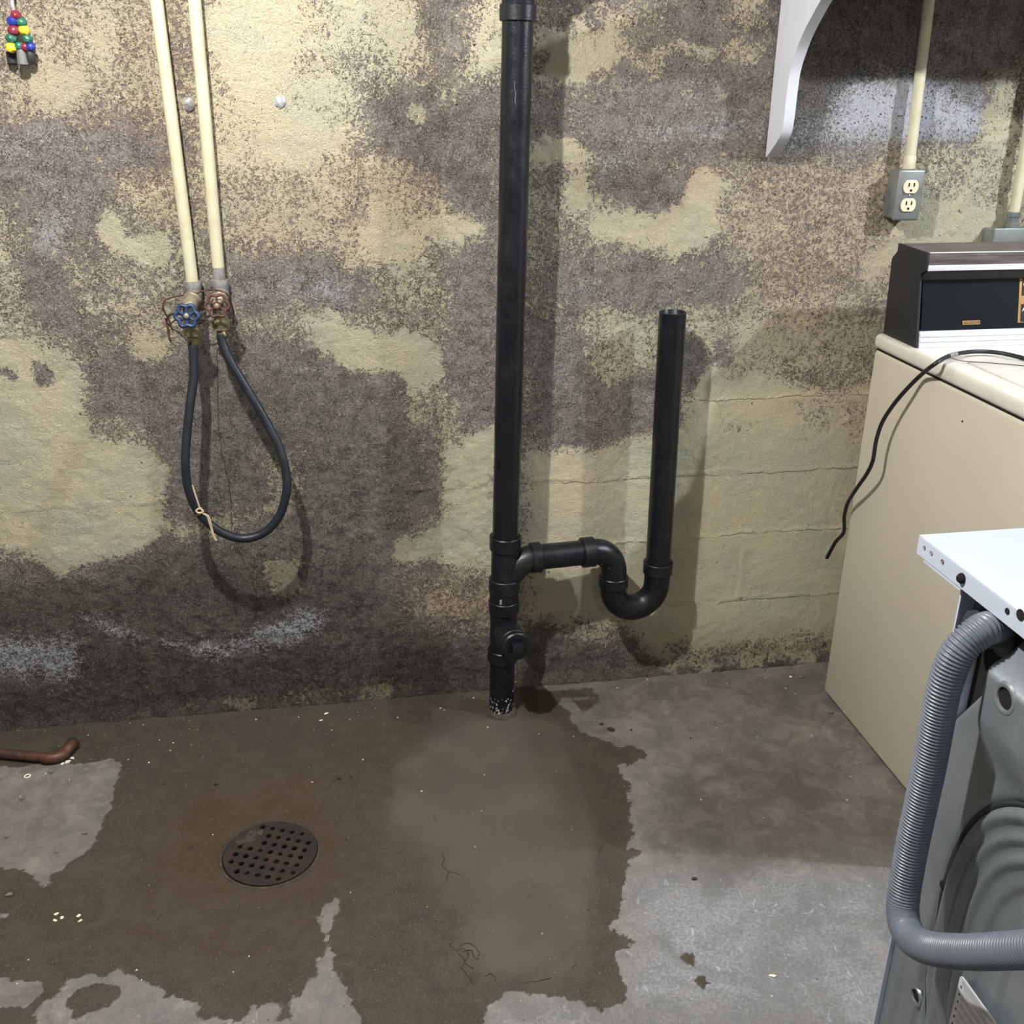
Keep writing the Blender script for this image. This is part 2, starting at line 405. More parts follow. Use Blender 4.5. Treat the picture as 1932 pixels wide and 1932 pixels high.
PAINT = [  # value, softness (m), outline as seen on the photographed wall
 (.70, .06, [(380, -170), (960, -170), (960, 180), (820, 200), (700, 330), (560, 360), (380, 340)]),
 (.58, .04, [(560, 95), (940, 85), (945, 210), (700, 215), (560, 170)]),
 (.28, .03, [(795, -150), (880, -150), (890, 110), (840, 110), (800, 60)]),
 (.90, .02, [(395, -170), (560, -170), (555, 150), (540, 200), (480, 215), (440, 160), (405, 130)]),
 (.85, .02, [(690, -170), (770, -170), (765, 80), (700, 75)]),
 (.86, .02, [(565, 140), (680, 150), (690, 190), (600, 200)]),
 (.80, .02, [(900, 75), (945, 80), (945, 125), (905, 120)]),
 (.58, .05, [(0, 0), (290, 0), (320, 340), (240, 330), (0, 230)]),
 (.90, .016, [(55, 150), (110, 118), (160, 130), (172, 172), (160, 208), (130, 225), (95, 212), (62, 190)]),
 (.85, .016, [(160, 60), (200, 48), (210, 90), (195, 130), (180, 90)]),
 (.16, .05, [(-190, 235), (230, 225), (345, 270), (345, 400), (235, 420), (200, 520), (60, 520), (-190, 330)]),
 (.58, .05, [(210, 320), (350, 330), (350, 420), (300, 450), (200, 400)]),
 (.92, .016, [(490, 260), (530, 215), (575, 200), (600, 225), (640, 260), (630, 290), (560, 315), (500, 290)]),
 (.92, .012, [(183, 432), (215, 405), (235, 432), (240, 445), (305, 448), (322, 470), (320, 503), (260, 502), (212, 470)]),
 (.52, .06, [(-150, 340), (60, 400), (160, 480), (330, 520), (340, 600), (180, 640), (-150, 620)]),
 (.24, .04, [(60, 500), (120, 470), (160, 600), (230, 620), (130, 650), (60, 600)]),
 (.60, .05, [(420, 330), (700, 300), (690, 480), (560, 500), (430, 480)]),
 (.14, .05, [(690, 170), (800, 180), (945, 175), (945, 460), (900, 395), (835, 370), (740, 330), (690, 270)]),
 (.14, .04, [(425, 495), (560, 500), (720, 510), (735, 580), (600, 590), (470, 600), (425, 560)]),
 (.93, .016, [(697, 297), (722, 293), (735, 330), (780, 350), (835, 372), (850, 402), (900, 430), (905, 458), (880, 480), (805, 490), (782, 530), (752, 520), (740, 492), (662, 497), (692, 458), (700, 405), (712, 345)]),
 (.60, .03, [(690, 300), (760, 300), (840, 360), (840, 420), (740, 440)]),
 (.54, .05, [(660, 490), (940, 480), (935, 560), (760, 590), (700, 560)]),
 (.16, .04, [(835, 470), (945, 470), (945, 800), (850, 800), (832, 680), (850, 600)]),
 (.50, .04, [(480, 570), (560, 560), (620, 600), (600, 680), (500, 650)]),
 (.10, .04, [(350, 640), (600, 665), (700, 700), (770, 740), (820, 830), (835, 930), (760, 1010), (560, 1060), (340, 1000), (315, 880), (280, 770), (160, 740), (180, 690)]),
 (.10, .03, [(-190, 1060), (120, 1080), (330, 1010), (560, 1020), (760, 1000), (945, 1170), (945, 1400), (-190, 1400)]),
 (.55, .03, [(760, 750), (870, 770), (835, 850), (800, 830), (745, 800)]),
 (.93, .014, [(590, 600), (640, 592), (672, 622), (705, 640), (760, 612), (812, 625), (826, 668), (826, 702), (806, 735), (770, 738), (742, 700), (690, 697), (648, 682), (606, 662)]),
 (.82, .02, [(262, 640), (322, 640), (320, 690), (280, 690), (262, 665)]),
 (.94, .018, [(-190, 645), (60, 642), (112, 668), (150, 690), (160, 722), (150, 762), (146, 800), (170, 832), (210, 838), (280, 852), (316, 884), (300, 945), (312, 985), (296, 1018), (230, 1062), (182, 1062), (112, 1078), (62, 1045), (22, 1022), (-190, 1012)]),
 (.20, .01, [(62, 690), (90, 680), (95, 715), (70, 725)]), (.25, .01, [(-5, 695), (25, 692), (22, 712), (0, 712)]),
 (.62, .03, [(300, 990), (380, 985), (470, 965), (560, 915), (560, 950), (470, 1000), (340, 1025)]),
 (.55, .03, [(500, 860), (560, 850), (570, 940), (530, 960)]),
 (.70, .02, [(505, 1070), (560, 1068), (565, 1110), (535, 1130), (512, 1110)]),
 (.94, .02, [(845, 840), (935, 805), (945, 1075), (900, 1075), (832, 1062), (742, 1062), (760, 1022), (842, 986), (830, 915)]),
 (.50, .05, [(755, 1070), (945, 1070), (945, 1200), (830, 1205), (760, 1150)]),
 (.72, .012, [(415, 1318), (478, 1308), (480, 1330), (425, 1336)]), (.72, .012, [(668, 1293), (742, 1282), (745, 1304), (680, 1310)]),
 (.45, .02, [(480, 1315), (600, 1300), (670, 1296), (640, 1312), (500, 1330)]),
 (.82, .012, [(783, 210), (795, 205), (797, 225), (788, 230)]),
 # right of the stack
 (.80, .02, [(1030, 620), (1075, 615), (1085, 640), (1040, 650)]),
 (.27, .05, [(1000, -170), (1460, -170), (1460, 320), (1000, 320)]),
 (.55, .03, [(1110, 0), (1260, 0), (1250, 60), (1150, 70)]), (.58, .03, [(1360, -150), (1460, -150), (1450, 50), (1370, 50)]),
 (.92, .018, [(1020, 60), (1058, 58), (1102, 38), (1150, 74), (1172, 96), (1160, 108), (1132, 142), (1056, 156), (1020, 150)]),
 (.60, .012, [(1170, 86), (1440, 84), (1440, 104), (1260, 108), (1240, 140), (1200, 130)]),
 (.90, .014, [(1015, 272), (1100, 270), (1106, 290), (1080, 305), (1015, 300)]),
 (.52, .05, [(1020, 330), (1120, 320), (1130, 480), (1020, 480)]),
 (.88, .014, [(1070, 345), (1090, 332), (1112, 370), (1112, 395), (1072, 385)]),
 (.14, .03, [(1160, 320), (1300, 330), (1290, 385), (1200, 395), (1130, 350)]),
 (.93, .014, [(1118, 402), (1150, 390), (1182, 400), (1232, 418), (1288, 390), (1302, 350), (1340, 328), (1372, 340), (1357, 400), (1368, 425), (1322, 470), (1262, 492), (1222, 472), (1132, 452)]),
 (.75, .02, [(1370, 425), (1400, 410), (1455, 404), (1440, 435), (1385, 450)]),
 (.24, .05, [(1030, 470), (1230, 490), (1300, 480), (1420, 520), (1400, 590), (1250, 600), (1040, 620)]),
 (.50, .06, [(1400, 290), (1680, 290), (1690, 460), (1660, 620), (1400, 580), (1380, 440)]),
 (.14, .04, [(1460, -170), (1960, -170), (1960, 120), (1870, 130), (1860, 265), (1500, 290), (1460, 290)]),
 (.80, .03, [(1880, 150), (1905, 150), (1900, 300), (1850, 270), (1870, 200)]),
 (.60, .05, [(1690, 290), (1960, 290), (1960, 480), (1690, 480), (1620, 520), (1640, 430)]),
 (.93, .03, [(1745, 380), (1880, 400), (1890, 480), (1690, 480), (1640, 520), (1650, 480), (1740, 420)]),
 (.70, .05, [(1040, 610), (1160, 600), (1230, 600), (1230, 680), (1130, 740), (1040, 720)]),
 (.12, .03, [(1000, 600), (1075, 620), (1130, 650), (1150, 720), (1240, 700), (1240, 800), (1150, 830), (1122, 850), (1060, 830), (1000, 810)]),
 (.62, .02, [(1100, 660), (1180, 630), (1200, 690), (1150, 735), (1110, 700)]),
 (.66, .03, [(1290, 590), (1420, 570), (1560, 610), (1680, 590), (1680, 690), (1330, 700), (1290, 650)]),
 (.93, .03, [(1310, 690), (1440, 700), (1560, 740), (1680, 730), (1680, 1290), (1200, 1300), (1000, 1180), (1000, 860), (1090, 855), (1180, 840), (1290, 800)]),
 (.10, .014, [(1290, 640), (1325, 640), (1330, 700), (1300, 740), (1285, 720)]), (.2, .02, [(1350, 640), (1380, 630), (1375, 690), (1355, 690)]),
 (.55, .03, [(1480, 660), (1640, 650), (1650, 720), (1520, 740), (1480, 700)]), (.62, .02, [(1500, 760), (1560, 750), (1560, 800), (1510, 800)]),
 (.62, .02, [(1340, 800), (1440, 790), (1430, 810), (1360, 820)]), (.68, .03, [(1580, 760), (1650, 760), (1640, 830), (1590, 830)]),
 (.18, .04, [(990, 1180), (1180, 1185), (1210, 1230), (1260, 1265), (1200, 1320), (990, 1330)]),
 (.56, .02, [(1050, 1180), (1140, 1180), (1160, 1210), (1080, 1225)]),
 (.55, .02, [(1260, 1215), (1560, 1190), (1570, 1240), (1260, 1262)]),
 (.10, .008, [(1200, 1275), (1560, 1236), (1560, 1262), (1200, 1300)]),
]
WHITE = [
 (.50, 0.085, [(-190, 240), (90, 215), (200, 240), (330, 275), (330, 300), (120, 310), (-190, 300)]),
 (.40, 0.102, [(40, 310), (230, 310), (210, 400), (150, 450), (100, 480), (60, 420)]),
 (.75, 0.034, [(70, 430), (110, 420), (105, 470), (80, 470)]),
 (.62, 0.068, [(430, 520), (560, 518), (700, 532), (725, 560), (640, 580), (540, 572), (460, 555)]),
 (.26, 0.085, [(720, 180), (940, 190), (940, 330), (840, 330), (740, 300)]),
 (.30, 0.085, [(470, 640), (560, 650), (700, 760), (660, 830), (560, 760)]),
 (.62, 0.051, [(1200, 245), (1260, 225), (1440, 222), (1445, 262), (1250, 268)]), (.55, 0.051, [(1105, 285), (1210, 270), (1205, 310), (1165, 335), (1110, 320)]),
 (.50, 0.085, [(1036, 490), (1120, 500), (1155, 560), (1110, 600), (1040, 600)]),
 (.45, 0.051, [(1320, 490), (1470, 480), (1460, 530), (1380, 520)]),
 (.45, 0.051, [(1035, 650), (1080, 640), (1070, 760), (1035, 770)]), (.4, 0.034, [(1150, 650), (1165, 650), (1165, 740), (1150, 730)]),
 (1.15, 0.085, [(1500, 268), (1540, 235), (1575, 190), (1640, 150), (1720, 140), (1800, 165), (1850, 185), (1862, 250), (1830, 268), (1720, 272), (1560, 284)]),  # white patch; its arched edge paints in where the bracket's shadow ends
 (.45, 0.085, [(1440, 200), (1560, 220), (1620, 300), (1500, 330), (1440, 300)]),
 (.72, 0.051, [(-190, 1200), (60, 1192), (150, 1208), (165, 1262), (130, 1292), (100, 1290), (-190, 1255)]),
 (.72, 0.037, [(150, 1163), (180, 1160), (232, 1186), (330, 1208), (430, 1192), (500, 1170), (570, 1150), (625, 1162), (600, 1196), (555, 1215), (480, 1226), (420, 1245), (330, 1228), (220, 1200)]),
 (.45, 0.034, [(330, 1125), (355, 1122), (350, 1145), (335, 1145)]),
 (.35, 0.068, [(1000, 1200), (1180, 1190), (1200, 1240), (1000, 1260)]),
]
DAMP_SHADE = [
 (.45, .12, [(340, 700), (600, 680), (800, 800), (830, 930), (700, 1040), (340, 1040)]),
 (.80, .07, [(-210, 1075), (120, 1095), (330, 1040), (700, 1040), (760, 1190), (930, 1190), (930, 1330), (-210, 1400)]),
 (1.0, .04, [(130, 1235), (330, 1225), (430, 1250), (560, 1225), (740, 1230), (940, 1240), (940, 1310), (-210, 1400), (-210, 1290), (110, 1300)]),
 (.35, .04, [(720, 170), (940, 180), (940, 290), (800, 300), (720, 250)]), (.5, .03, [(830, 310), (940, 310), (940, 390), (850, 360)]),
 (.45, .05, [(1020, 340), (1160, 300), (1280, 300), (1280, 380), (1130, 390)]),
 (.40, .06, [(1460, -170), (1700, -170), (1700, 110), (1560, 180), (1480, 270)]),  # bracket and shelf shadow painted dark into the wall
 (.55, .05, [(990, 1190), (1260, 1240), (1560, 1225), (1560, 1300), (990, 1330)]),
]
PINK = [
 (.50, .1, [(-210, -170), (560, -170), (560, 380), (380, 420), (-210, 260)]), (.15, .06, [(400, -170), (560, -170), (560, 220), (400, 200)]),
 (.55, .08, [(420, 300), (720, 280), (720, 480), (440, 480)]), (.6, .05, [(690, 300), (850, 300), (850, 430), (700, 430)]),
 (.35, .08, [(1020, -170), (1460, -170), (1460, 460), (1020, 460)]),
 (.95, .03, [(1215, 330), (1290, 330), (1340, 270), (1372, 275), (1370, 320), (1300, 370), (1230, 380)]),
 (.70, .08, [(1400, 280), (1720, 280), (1690, 480), (1660, 640), (1400, 620)]), (.5, .06, [(1300, 560), (1660, 580), (1640, 690), (1300, 640)]),
 (.50, .06, [(1000, 840), (1145, 840), (1140, 1090), (1000, 1180)]), (.60, .06, [(760, 1080), (940, 1080), (940, 1200), (780, 1200)]),  # first area paints the pinkish lamplight left of the standpipe's shadow
 (.4, .05, [(1500, 700), (1650, 680), (1650, 830), (1560, 820)]),
]
SMOOTH = [(.95, .08, [(1290, 690), (1700, 690), (1700, 1190), (1290, 1190)]), (.8, .06, [(1000, 850), (1290, 850), (1290, 1180), (1000, 1160)]),
          (.55, .05, [(380, -170), (960, -170), (960, 180), (560, 360), (380, 340)]), (.35, .04, [(0, 640), (150, 690), (150, 830), (300, 870), (300, 1020), (110, 1075), (0, 1020)])]

def grid_mesh(name, U, Vv, mk, attrs, mat, keep=None):
    nu, nv = len(U), len(Vv)
    A, B = np.meshgrid(U, Vv, indexing='ij'); A = A.ravel(); B = B.ravel()
    co = mk(A, B)
    i, j = np.meshgrid(np.arange(nu-1), np.arange(nv-1), indexing='ij'); i = i.ravel(); j = j.ravel()
    q = np.stack([i*nv+j, (i+1)*nv+j, (i+1)*nv+j+1, i*nv+j+1], 1)
    if keep is not None:
        cu = (A[q[:, 0]]+A[q[:, 2]])/2; cv = (B[q[:, 0]]+B[q[:, 2]])/2; q = q[keep(cu, cv)]
    me = bpy.data.meshes.new(name)
    me.vertices.add(len(A)); me.vertices.foreach_set('co', co.astype(np.float32).ravel())
    me.loops.add(q.size); me.loops.foreach_set('vertex_index', q.astype(np.int32).ravel())
    me.polygons.add(len(q)); me.polygons.foreach_set('loop_start', np.arange(0, q.size, 4, dtype=np.int32))
    me.update(calc_edges=True); me.validate()
    me.shade_smooth()
    for k, f in attrs.items():
        a = me.attributes.new(k, 'FLOAT', 'POINT'); a.data.foreach_set('value', f(A, B).astype(np.float32))
    me.materials.append(mat)
    o = bpy.data.objects.new(name, me); COL.objects.link(o); o['kind'] = 'structure'; WL[o] = Vector((0, 0, 0)); return o

def wall_shape(X, Z):
    wob = fbm(X, Z, 9, 4, 3)
    y = fbm(X, Z, 2.2, 3, 11)*.006+fbm(X, Z, 14, 3, 21)*.004
    sm = paint_field(X, Z, 0, SMOOTH, wconv, wob*.03)
    y = y*(1-.45*sm)+fbm(X, Z, 55, 3, 31, .7)*.0050*(1-.72*sm)
    zb = np.zeros_like(X); zprev = 0
    lines = sorted([(wconv(1150, yy)[1], s) for yy, s in COURSES])
    for k, (z0, s) in enumerate(lines):
        zz = z0+fbm(X, Z*0+z0*31, 5, 5, 41+k, .7)*.010
        d = Z-zz; s2 = s*np.clip(.5+fbm(X, Z*0+k*3.1, 3, 3, 51)*1.6, 0, 1.5)*(.35+.65*sstep(.3, .55, X))
        s2 = s2*np.clip(.6+fbm(X, Z*0+k, 28, 3, 57)*1.2, 0, 1.4)
        y += .5*s2*(.0034*np.exp(-(d/.0042)**2)-.0024*np.exp(-((d-.009)/.006)**2))
        y += np.where(d > 0, 1, 0)*0+sstep(-.004, .004, d)*(.0012 if k % 2 else -.0012)
    # two faint upright joints low on the right
    for px, a, b in ((1388, 1030, 1150), (1300, 1150, 1270)):
        x0, z0 = wconv(px, (a+b)/2); z1 = wconv(px, b)[1]; z2 = wconv(px, a)[1]
        m = sstep(z1, z1+.02, Z)*(1-sstep(z2-.02, z2, Z)); d = X-x0-fbm(X*0, Z, 8, 2, 61)*.012
        y += m*(.002*np.exp(-(d/.005)**2)-.0018*np.exp(-((d-.012)/.006)**2))*np.clip(.7+fbm(X, Z, 30, 3, 77)*1.5, 0, 1.5)
    # mortar lip at the foot of the wall
    lip = (1-sstep(.0, .034, Z+fbm(X, Z, 18, 3, 71)*.012))
    y -= lip*(.010+.006*sstep(.3, .6, X))
    return y
UW = axis_lines([(XL, -1.0, .1), (-1.0, 1.72, .0046), (1.72, XR, .1)]); ZW = axis_lines([(0, 1.66, .0046), (1.66, ZC, .08)])
def wfield(polys, base, wamp=.055):
    return lambda X, Z: paint_field(X, Z, base, [(.5+(v-.5)*.92, s*1.25, p) for v, s, p in polys] if base > .2 else polys, wconv, fbm(X, Z, 15, 6, 3, .7)*wamp)
wall = grid_mesh('wall_back', UW, ZW, lambda X, Z: np.stack([X, wall_shape(X, Z), Z], 1),
                 {'paint': wfield(PAINT, .47), 'white': wfield(WHITE, 0.), 'damp_shade': wfield(DAMP_SHADE, 0., .05), 'pink': wfield(PINK, .15, .06), 'smooth': wfield(SMOOTH, .1)}, MW)

# ------------------------------------------------------------------ setting: floor
WET = [
 (1., .017, [(-330, 1370), (950, 1290), (1045, 1300), (1060, 1330), (1078, 1362), (1110, 1385), (1150, 1402), (1180, 1432), (1166, 1460), (1192, 1478), (1182, 1502), (1200, 1556), (1182, 1600),
             (1222, 1596), (1224, 1606), (1186, 1622), (1178, 1680), (1158, 1748), (1202, 1768), (1200, 1780), (1160, 1796), (1182, 1862), (1170, 1892), (1140, 1915), (1110, 1908), (1080, 1890), (1030, 1880), (966, 1872), (930, 1900), (915, 1960), (700, 1990),
             (690, 1940), (660, 1888), (640, 1822), (620, 1792), (598, 1812), (570, 1880), (520, 1895), (480, 1905), (460, 1940), (380, 1925), (350, 1888), (290, 1848), (225, 1830), (180, 1828), (130, 1848), (110, 1880), (70, 1900), (60, 1945), (-330, 1960)]),
 (.0, .012, [(-260, 1450), (60, 1445), (190, 1436), (212, 1430), (232, 1448), (216, 1482), (212, 1508), (192, 1545), (186, 1585), (150, 1612), (110, 1640), (98, 1668), (80, 1675), (58, 1640), (-330, 1628)]),
 (.0, .008, [(-330, 1728), (18, 1722), (24, 1730), (-330, 1755)]), (.0, .01, [(-330, 1862), (40, 1852), (78, 1856), (82, 1872), (50, 1900), (-330, 1918)]),
 (.35, .03, [(120, 1500), (170, 1480), (180, 1520), (140, 1545)]),
 (.8, .012, [(140, 1862), (190, 1850), (215, 1870), (190, 1905), (140, 1925), (125, 1890)]), (.6, .02, [(515, 1880), (560, 1870), (560, 1930), (510, 1932)]),
 (.0, .006, [(612, 1700), (636, 1698), (634, 1720), (616, 1735)]), (.2, .012, [(600, 1730), (630, 1735), (622, 1790), (612, 1790)]),
 (.9, .008, [(1160, 1410), (1200, 1408), (1228, 1424), (1206, 1440), (1180, 1448)]), (.9, .008, [(1082, 1322), (1130, 1318), (1135, 1326), (1100, 1336)]), (.75, .01, [(1040, 1300), (1120, 1296), (1130, 1318), (1060, 1315)]),
 (.85, .008, [(1312, 1850), (1330, 1842), (1342, 1852), (1325, 1864)]), (.6, .01, [(975, 1895), (1000, 1895), (1000, 1910), (980, 1910)]), (.7, .01, [(1285, 1805), (1310, 1800), (1310, 1815), (1290, 1818)]),
]
PATCH = [(1., .12, [(800, 1400), (860, 1360), (940, 1348), (1030, 1345), (1070, 1380), (1110, 1420), (1130, 1500), (1140, 1580), (1130, 1690), (1120, 1790), (1085, 1840), (1000, 1852), (920, 1838), (870, 1790), (860, 1720), (820, 1640), (740, 1560), (730, 1480)]),
         (.25, .05, [(1080, 1420), (1170, 1440), (1190, 1600), (1170, 1800), (1130, 1800), (1145, 1600)])]
RUSTF = [(.9, .12, [(330, 1480), (640, 1440), (660, 1640), (600, 1760), (420, 1800), (250, 1700)]), (.5, .1, [(60, 1700), (600, 1650), (640, 1850), (120, 1820)]), (.3, .08, [(-280, 1370), (200, 1370), (200, 1430), (-280, 1440)]), (.35, .06, [(640, 1380), (800, 1350), (760, 1460), (640, 1500)])]
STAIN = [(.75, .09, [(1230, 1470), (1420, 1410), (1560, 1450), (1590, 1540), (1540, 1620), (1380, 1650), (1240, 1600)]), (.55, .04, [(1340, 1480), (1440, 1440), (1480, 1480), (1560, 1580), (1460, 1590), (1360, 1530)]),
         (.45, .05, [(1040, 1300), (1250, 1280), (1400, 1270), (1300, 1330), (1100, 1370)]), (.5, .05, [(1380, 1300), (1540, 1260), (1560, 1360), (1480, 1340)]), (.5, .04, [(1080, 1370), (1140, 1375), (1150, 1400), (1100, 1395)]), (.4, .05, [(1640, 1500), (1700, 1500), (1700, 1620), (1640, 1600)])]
BRIGHT_LIT = [(.9, .12, [(1180, 1660), (1420, 1640), (1700, 1650), (1720, 1960), (900, 1980), (930, 1880), (1180, 1890)]), (.4, .08, [(1190, 1450), (1260, 1440), (1240, 1650), (1190, 1640)]), (.25, .05, [(130, 1840), (660, 1830), (700, 1960), (80, 1960)])]  # front right: lamplight beyond the dryer's shadow, painted into the floor colour
DRC = Vector((-.194, -.527, 0)); DRR = .098
def ffield(polys, base, wamp=.036):
    return lambda X, Y: paint_field(X, Y, base, polys, fconv, fbm(X, Y, 14, 6, 103, .78)*wamp)
def floor_shape(X, Y):
    pt = paint_field(X, Y, 0, PATCH, fconv, fbm(X, Y, 14, 4, 5)*.03)
    z = fbm(X, Y, 2.5, 3, 81)*.004+fbm(X, Y, 25, 3, 91)*.0016*(1-.8*pt)+fbm(X, Y, 90, 2, 95)*.0012*(1-.9*pt)
    z += .002*sstep(.15, .6, pt)
    r = np.hypot(X-DRC.x, Y-DRC.y); z -= .012*(1-sstep(.09, .26, r))
    z *= sstep(0, .012, -Y)*.8+.2
    return z
UF = axis_lines([(XL, -1.0, .1), (-1.0, 1.22, .0055), (1.22, XR, .1)]); YF = axis_lines([(YB, -1.5, .1), (-1.5, -.9, .008), (-.9, 0.004, .0055)])
floor = grid_mesh('floor', UF, YF, lambda X, Y: np.stack([X, Y, floor_shape(X, Y)], 1),
                  {'wet': ffield(WET, 0.), 'patch': ffield(PATCH, 0., .07), 'rust': ffield(RUSTF, 0., .06), 'stain': ffield(STAIN, 0., .06), 'bright': ffield(BRIGHT_LIT, 0., .06)}, MF,
                  keep=lambda a, b: np.hypot(a-DRC.x, b-DRC.y) > DRR)
def fz(x, y): return float(floor_shape(np.array([x]), np.array([y]))[0])
def struct(name, parts, mat):
    o = mesh(name, parts, mat, smooth=False); o['kind'] = 'structure'; return o
struct('ceiling', rbox((XL, YB, ZC), (XR, .02, ZC+.05), 0), CEIL)
struct('wall_left', rbox((XL-.05, YB, 0), (XL, .02, ZC), 0), PLAIN)
struct('wall_right', rbox((XR, YB, 0), (XR+.05, .02, ZC), 0), PLAIN)
struct('wall_front', rbox((XL, YB-.05, 0), (XR, YB, ZC), 0), PLAIN)
# metal form ties in the wall and a hairline crack
for i, (px, py, r) in enumerate(((528, 193, .0105), (357, 197, .011))):
    p = wp(px, py); mesh('form_tie', blob((p.x, -.001, p.z), r, .0045, r*1.15, 5+i, 2, .18), SILVER if i == 0 else GALV, wall)
cr = [wp(x, y, .0015) for x, y in ((410, 660), (412, 760), (416, 830), (424, 880), (434, 920), (437, 980), (440, 1010), (455, 1050), (478, 1100), (486, 1150), (468, 1185), (460, 1205))]
cr = spline(cr, 6); cr = [Vector((p.x+random.uniform(-.002, .002), float(wall_shape(np.array([p.x]), np.array([p.z]))[0])-.0004, p.z)) for p in cr]
mesh('hairline_crack', tube(cr, .0009, 5), DSTONE, wall)

for k, pts in enumerate(([(848, 1782), (862, 1794), (872, 1790), (884, 1802), (878, 1815), (892, 1828)], [(868, 1786), (880, 1780), (896, 1786), (905, 1797)], [(866, 1800), (876, 1812), (872, 1826), (884, 1842), (890, 1855)], [(872, 1796), (888, 1794), (894, 1806), (904, 1812)], [(900, 1810), (904, 1800)],
        [(832, 1608), (838, 1622), (834, 1634), (846, 1646), (842, 1660)], [(846, 1646), (858, 1648), (868, 1652)], [(818, 1536), (824, 1550)], [(984, 1857), (1000, 1853), (1016, 1852), (1040, 1846)], [(1080, 1828), (1088, 1818)], [(1128, 1620), (1132, 1604), (1136, 1596)], [(915, 1842), (928, 1838), (936, 1850)], [(1108, 1715), (1112, 1720)])):
    rc_ = random.Random(k); q = spline([fp(*p) for p in pts], 5)
    q = [Vector((p.x+rc_.uniform(-.0014, .0014), p.y+rc_.uniform(-.0014, .0014), 0)) for p in q]
    for p in q: p.z = fz(p.x, p.y)-.0001
    mesh('floor_crack', tube(q, lambda i, r=rc_: r.uniform(.0005, .0017), 5), DSTONE, floor)

# ------------------------------------------------------------------ black drain stack
SX = lambda z: .352+.0145*z; SY = -.113; R2 = .0302
st = thing('drain_stack', (SX(0), SY, 0), 'black plastic drain stack with side trap and open standpipe, rising from the wet floor', 'drain pipe')
def stk(z): return Vector((SX(z), SY, z))
axS = (stk(1)-stk(0)).normalized()
mesh('pipe', [tube([stk(z) for z in (.45, .8, 1.2, 1.57)], R2, 32)], BLK, st)
mesh('coupling', [ring(.029, .0352, 1.556, 1.585, stk(0), axS), lathe([(.0302, 1.58), (.0315, 1.586), (.0315, 1.64), (.036, 1.65), (.036, 1.75), (.03, 1.76), (.03, 2.36)], stk(0), axS, 32)], BLKF, st)
p0 = stk(1.66); mesh('wye_branch', tube(spline([p0, p0+Vector((.03, 0, .012)), p0+Vector((.07, .0, .05)), p0+Vector((.13, 0, .12)), p0+Vector((.19, 0, .19))], 5), .031, 24), BLKF, st)
mesh('scuff', [tube(spline([stk(z)+Vector((dx-.0085, -.0290, 0)) for z, dx in ((1.452, 0), (1.437, .001), (1.428, .003), (1.418, .002), (1.408, .0035), (1.396, .003))], 4), lambda i: .0004+.0007*math.sin(i/20*3.1), 6)], STEELGREY, st)
# tee, couplings, clean-out
mesh('tee_body', [lathe([(.0318, .36), (.0318, .46)], stk(0), axS, 32)], BLKF, st)
mesh('collar', ring(.029, .0368, .447, .481, stk(0), axS), BLKF, st)
mesh('collar', ring(.029, .0368, .338, .372, stk(0), axS), BLKF, st)
mesh('pipe', lathe([(.0322, .30), (.0322, .345)], stk(0), axS, 32), BLK, st)
mesh('coupling', [ring(.029, .0365, .283, .314, stk(0), axS), lathe([(.0345, .31), (.0345, .338)], stk(0), axS, 32)], BLKF, st)
mesh('cleanout_body', lathe([(.0318, .175), (.0322, .29)], stk(0), axS, 32), BLKF, st)
mesh('collar', ring(.029, .0368, .150, .182, stk(0), axS), BLKF, st)
mesh('pipe', lathe([(R2, -.02), (R2, .165)], stk(0), axS, 32), BLK, st)
sp = mesh('mortar_collar', lathe([(.029, .012), (.034, .010), (.039, .004), (.042, -.004)], stk(0), (0, 0, 1), 28, cap=False), MUD, st)
rs = random.Random(3); spl = []
for k in range(90):
    a = rs.uniform(-2.9, .3); z = abs(rs.gauss(0, .022))+.008; c = stk(z)+Vector((math.cos(a), math.sin(a), 0))*R2
    s = rs.uniform(.0008, .0034); t = Vector((-math.sin(a), math.cos(a), 0)); nrm = Vector((math.cos(a), math.sin(a), 0))
    spl.append(([c+nrm*.0005+t*s*math.cos(q)*rs.uniform(.5, 1)+Vector((0, 0, 1))*s*rs.uniform(.5, 1.4)*math.sin(q) for q in (0, 1.2, 2.5, 3.8, 5.1)], [(0, 1, 2, 3, 4)]))
o = mesh('splatter', spl, PRIMER, st, smooth=False); o['kind'] = 'stuff'
mesh('sticker', rbox((-.0035, -.0006, -.0062), (.0035, .0006, .0062), .0003, 1, Matrix.Translation(stk(.3245)+Vector((-.0125, -.0325, 0))) @ Matrix.Rotation(.35, 4, 'Z')), GREYINK, st, label='small grey sticker')
# clean-out branch points forward, right and a little up
ca = Vector((.12, -1, .10)).normalized(); cb = stk(.235)
cl = mesh('cleanout_branch', [lathe([(.028, .0), (.0305, .05), (.0305, .095)], cb, ca, 32)], BLKF, st)
mesh('cleanout_collar', [ring(.028, .0352, .055, .094, cb, ca)], BLKF, cl)
pl = mesh('cleanout_plug', [ring(.020, .0345, .092, .112, cb, ca, b=.003), lathe([(.026, .09), (.026, .108), (.024, .110)], cb, ca, 32)], BLKF, st)
u = Vector((1, .12, 0)).normalized(); v = ca.cross(u)
sq = Matrix((u.to_4d(), v.to_4d(), ca.to_4d(), (0, 0, 0, 1))).transposed(); sq[0][3], sq[1][3], sq[2][3] = cb+ca*.118
for i in range(3): sq[3][i] = 0
sq[3][3] = 1
mesh('square_head', rbox((-.0145, -.0145, -.012), (.0145, .0145, .011), .002, 2, sq), BLKF, pl)
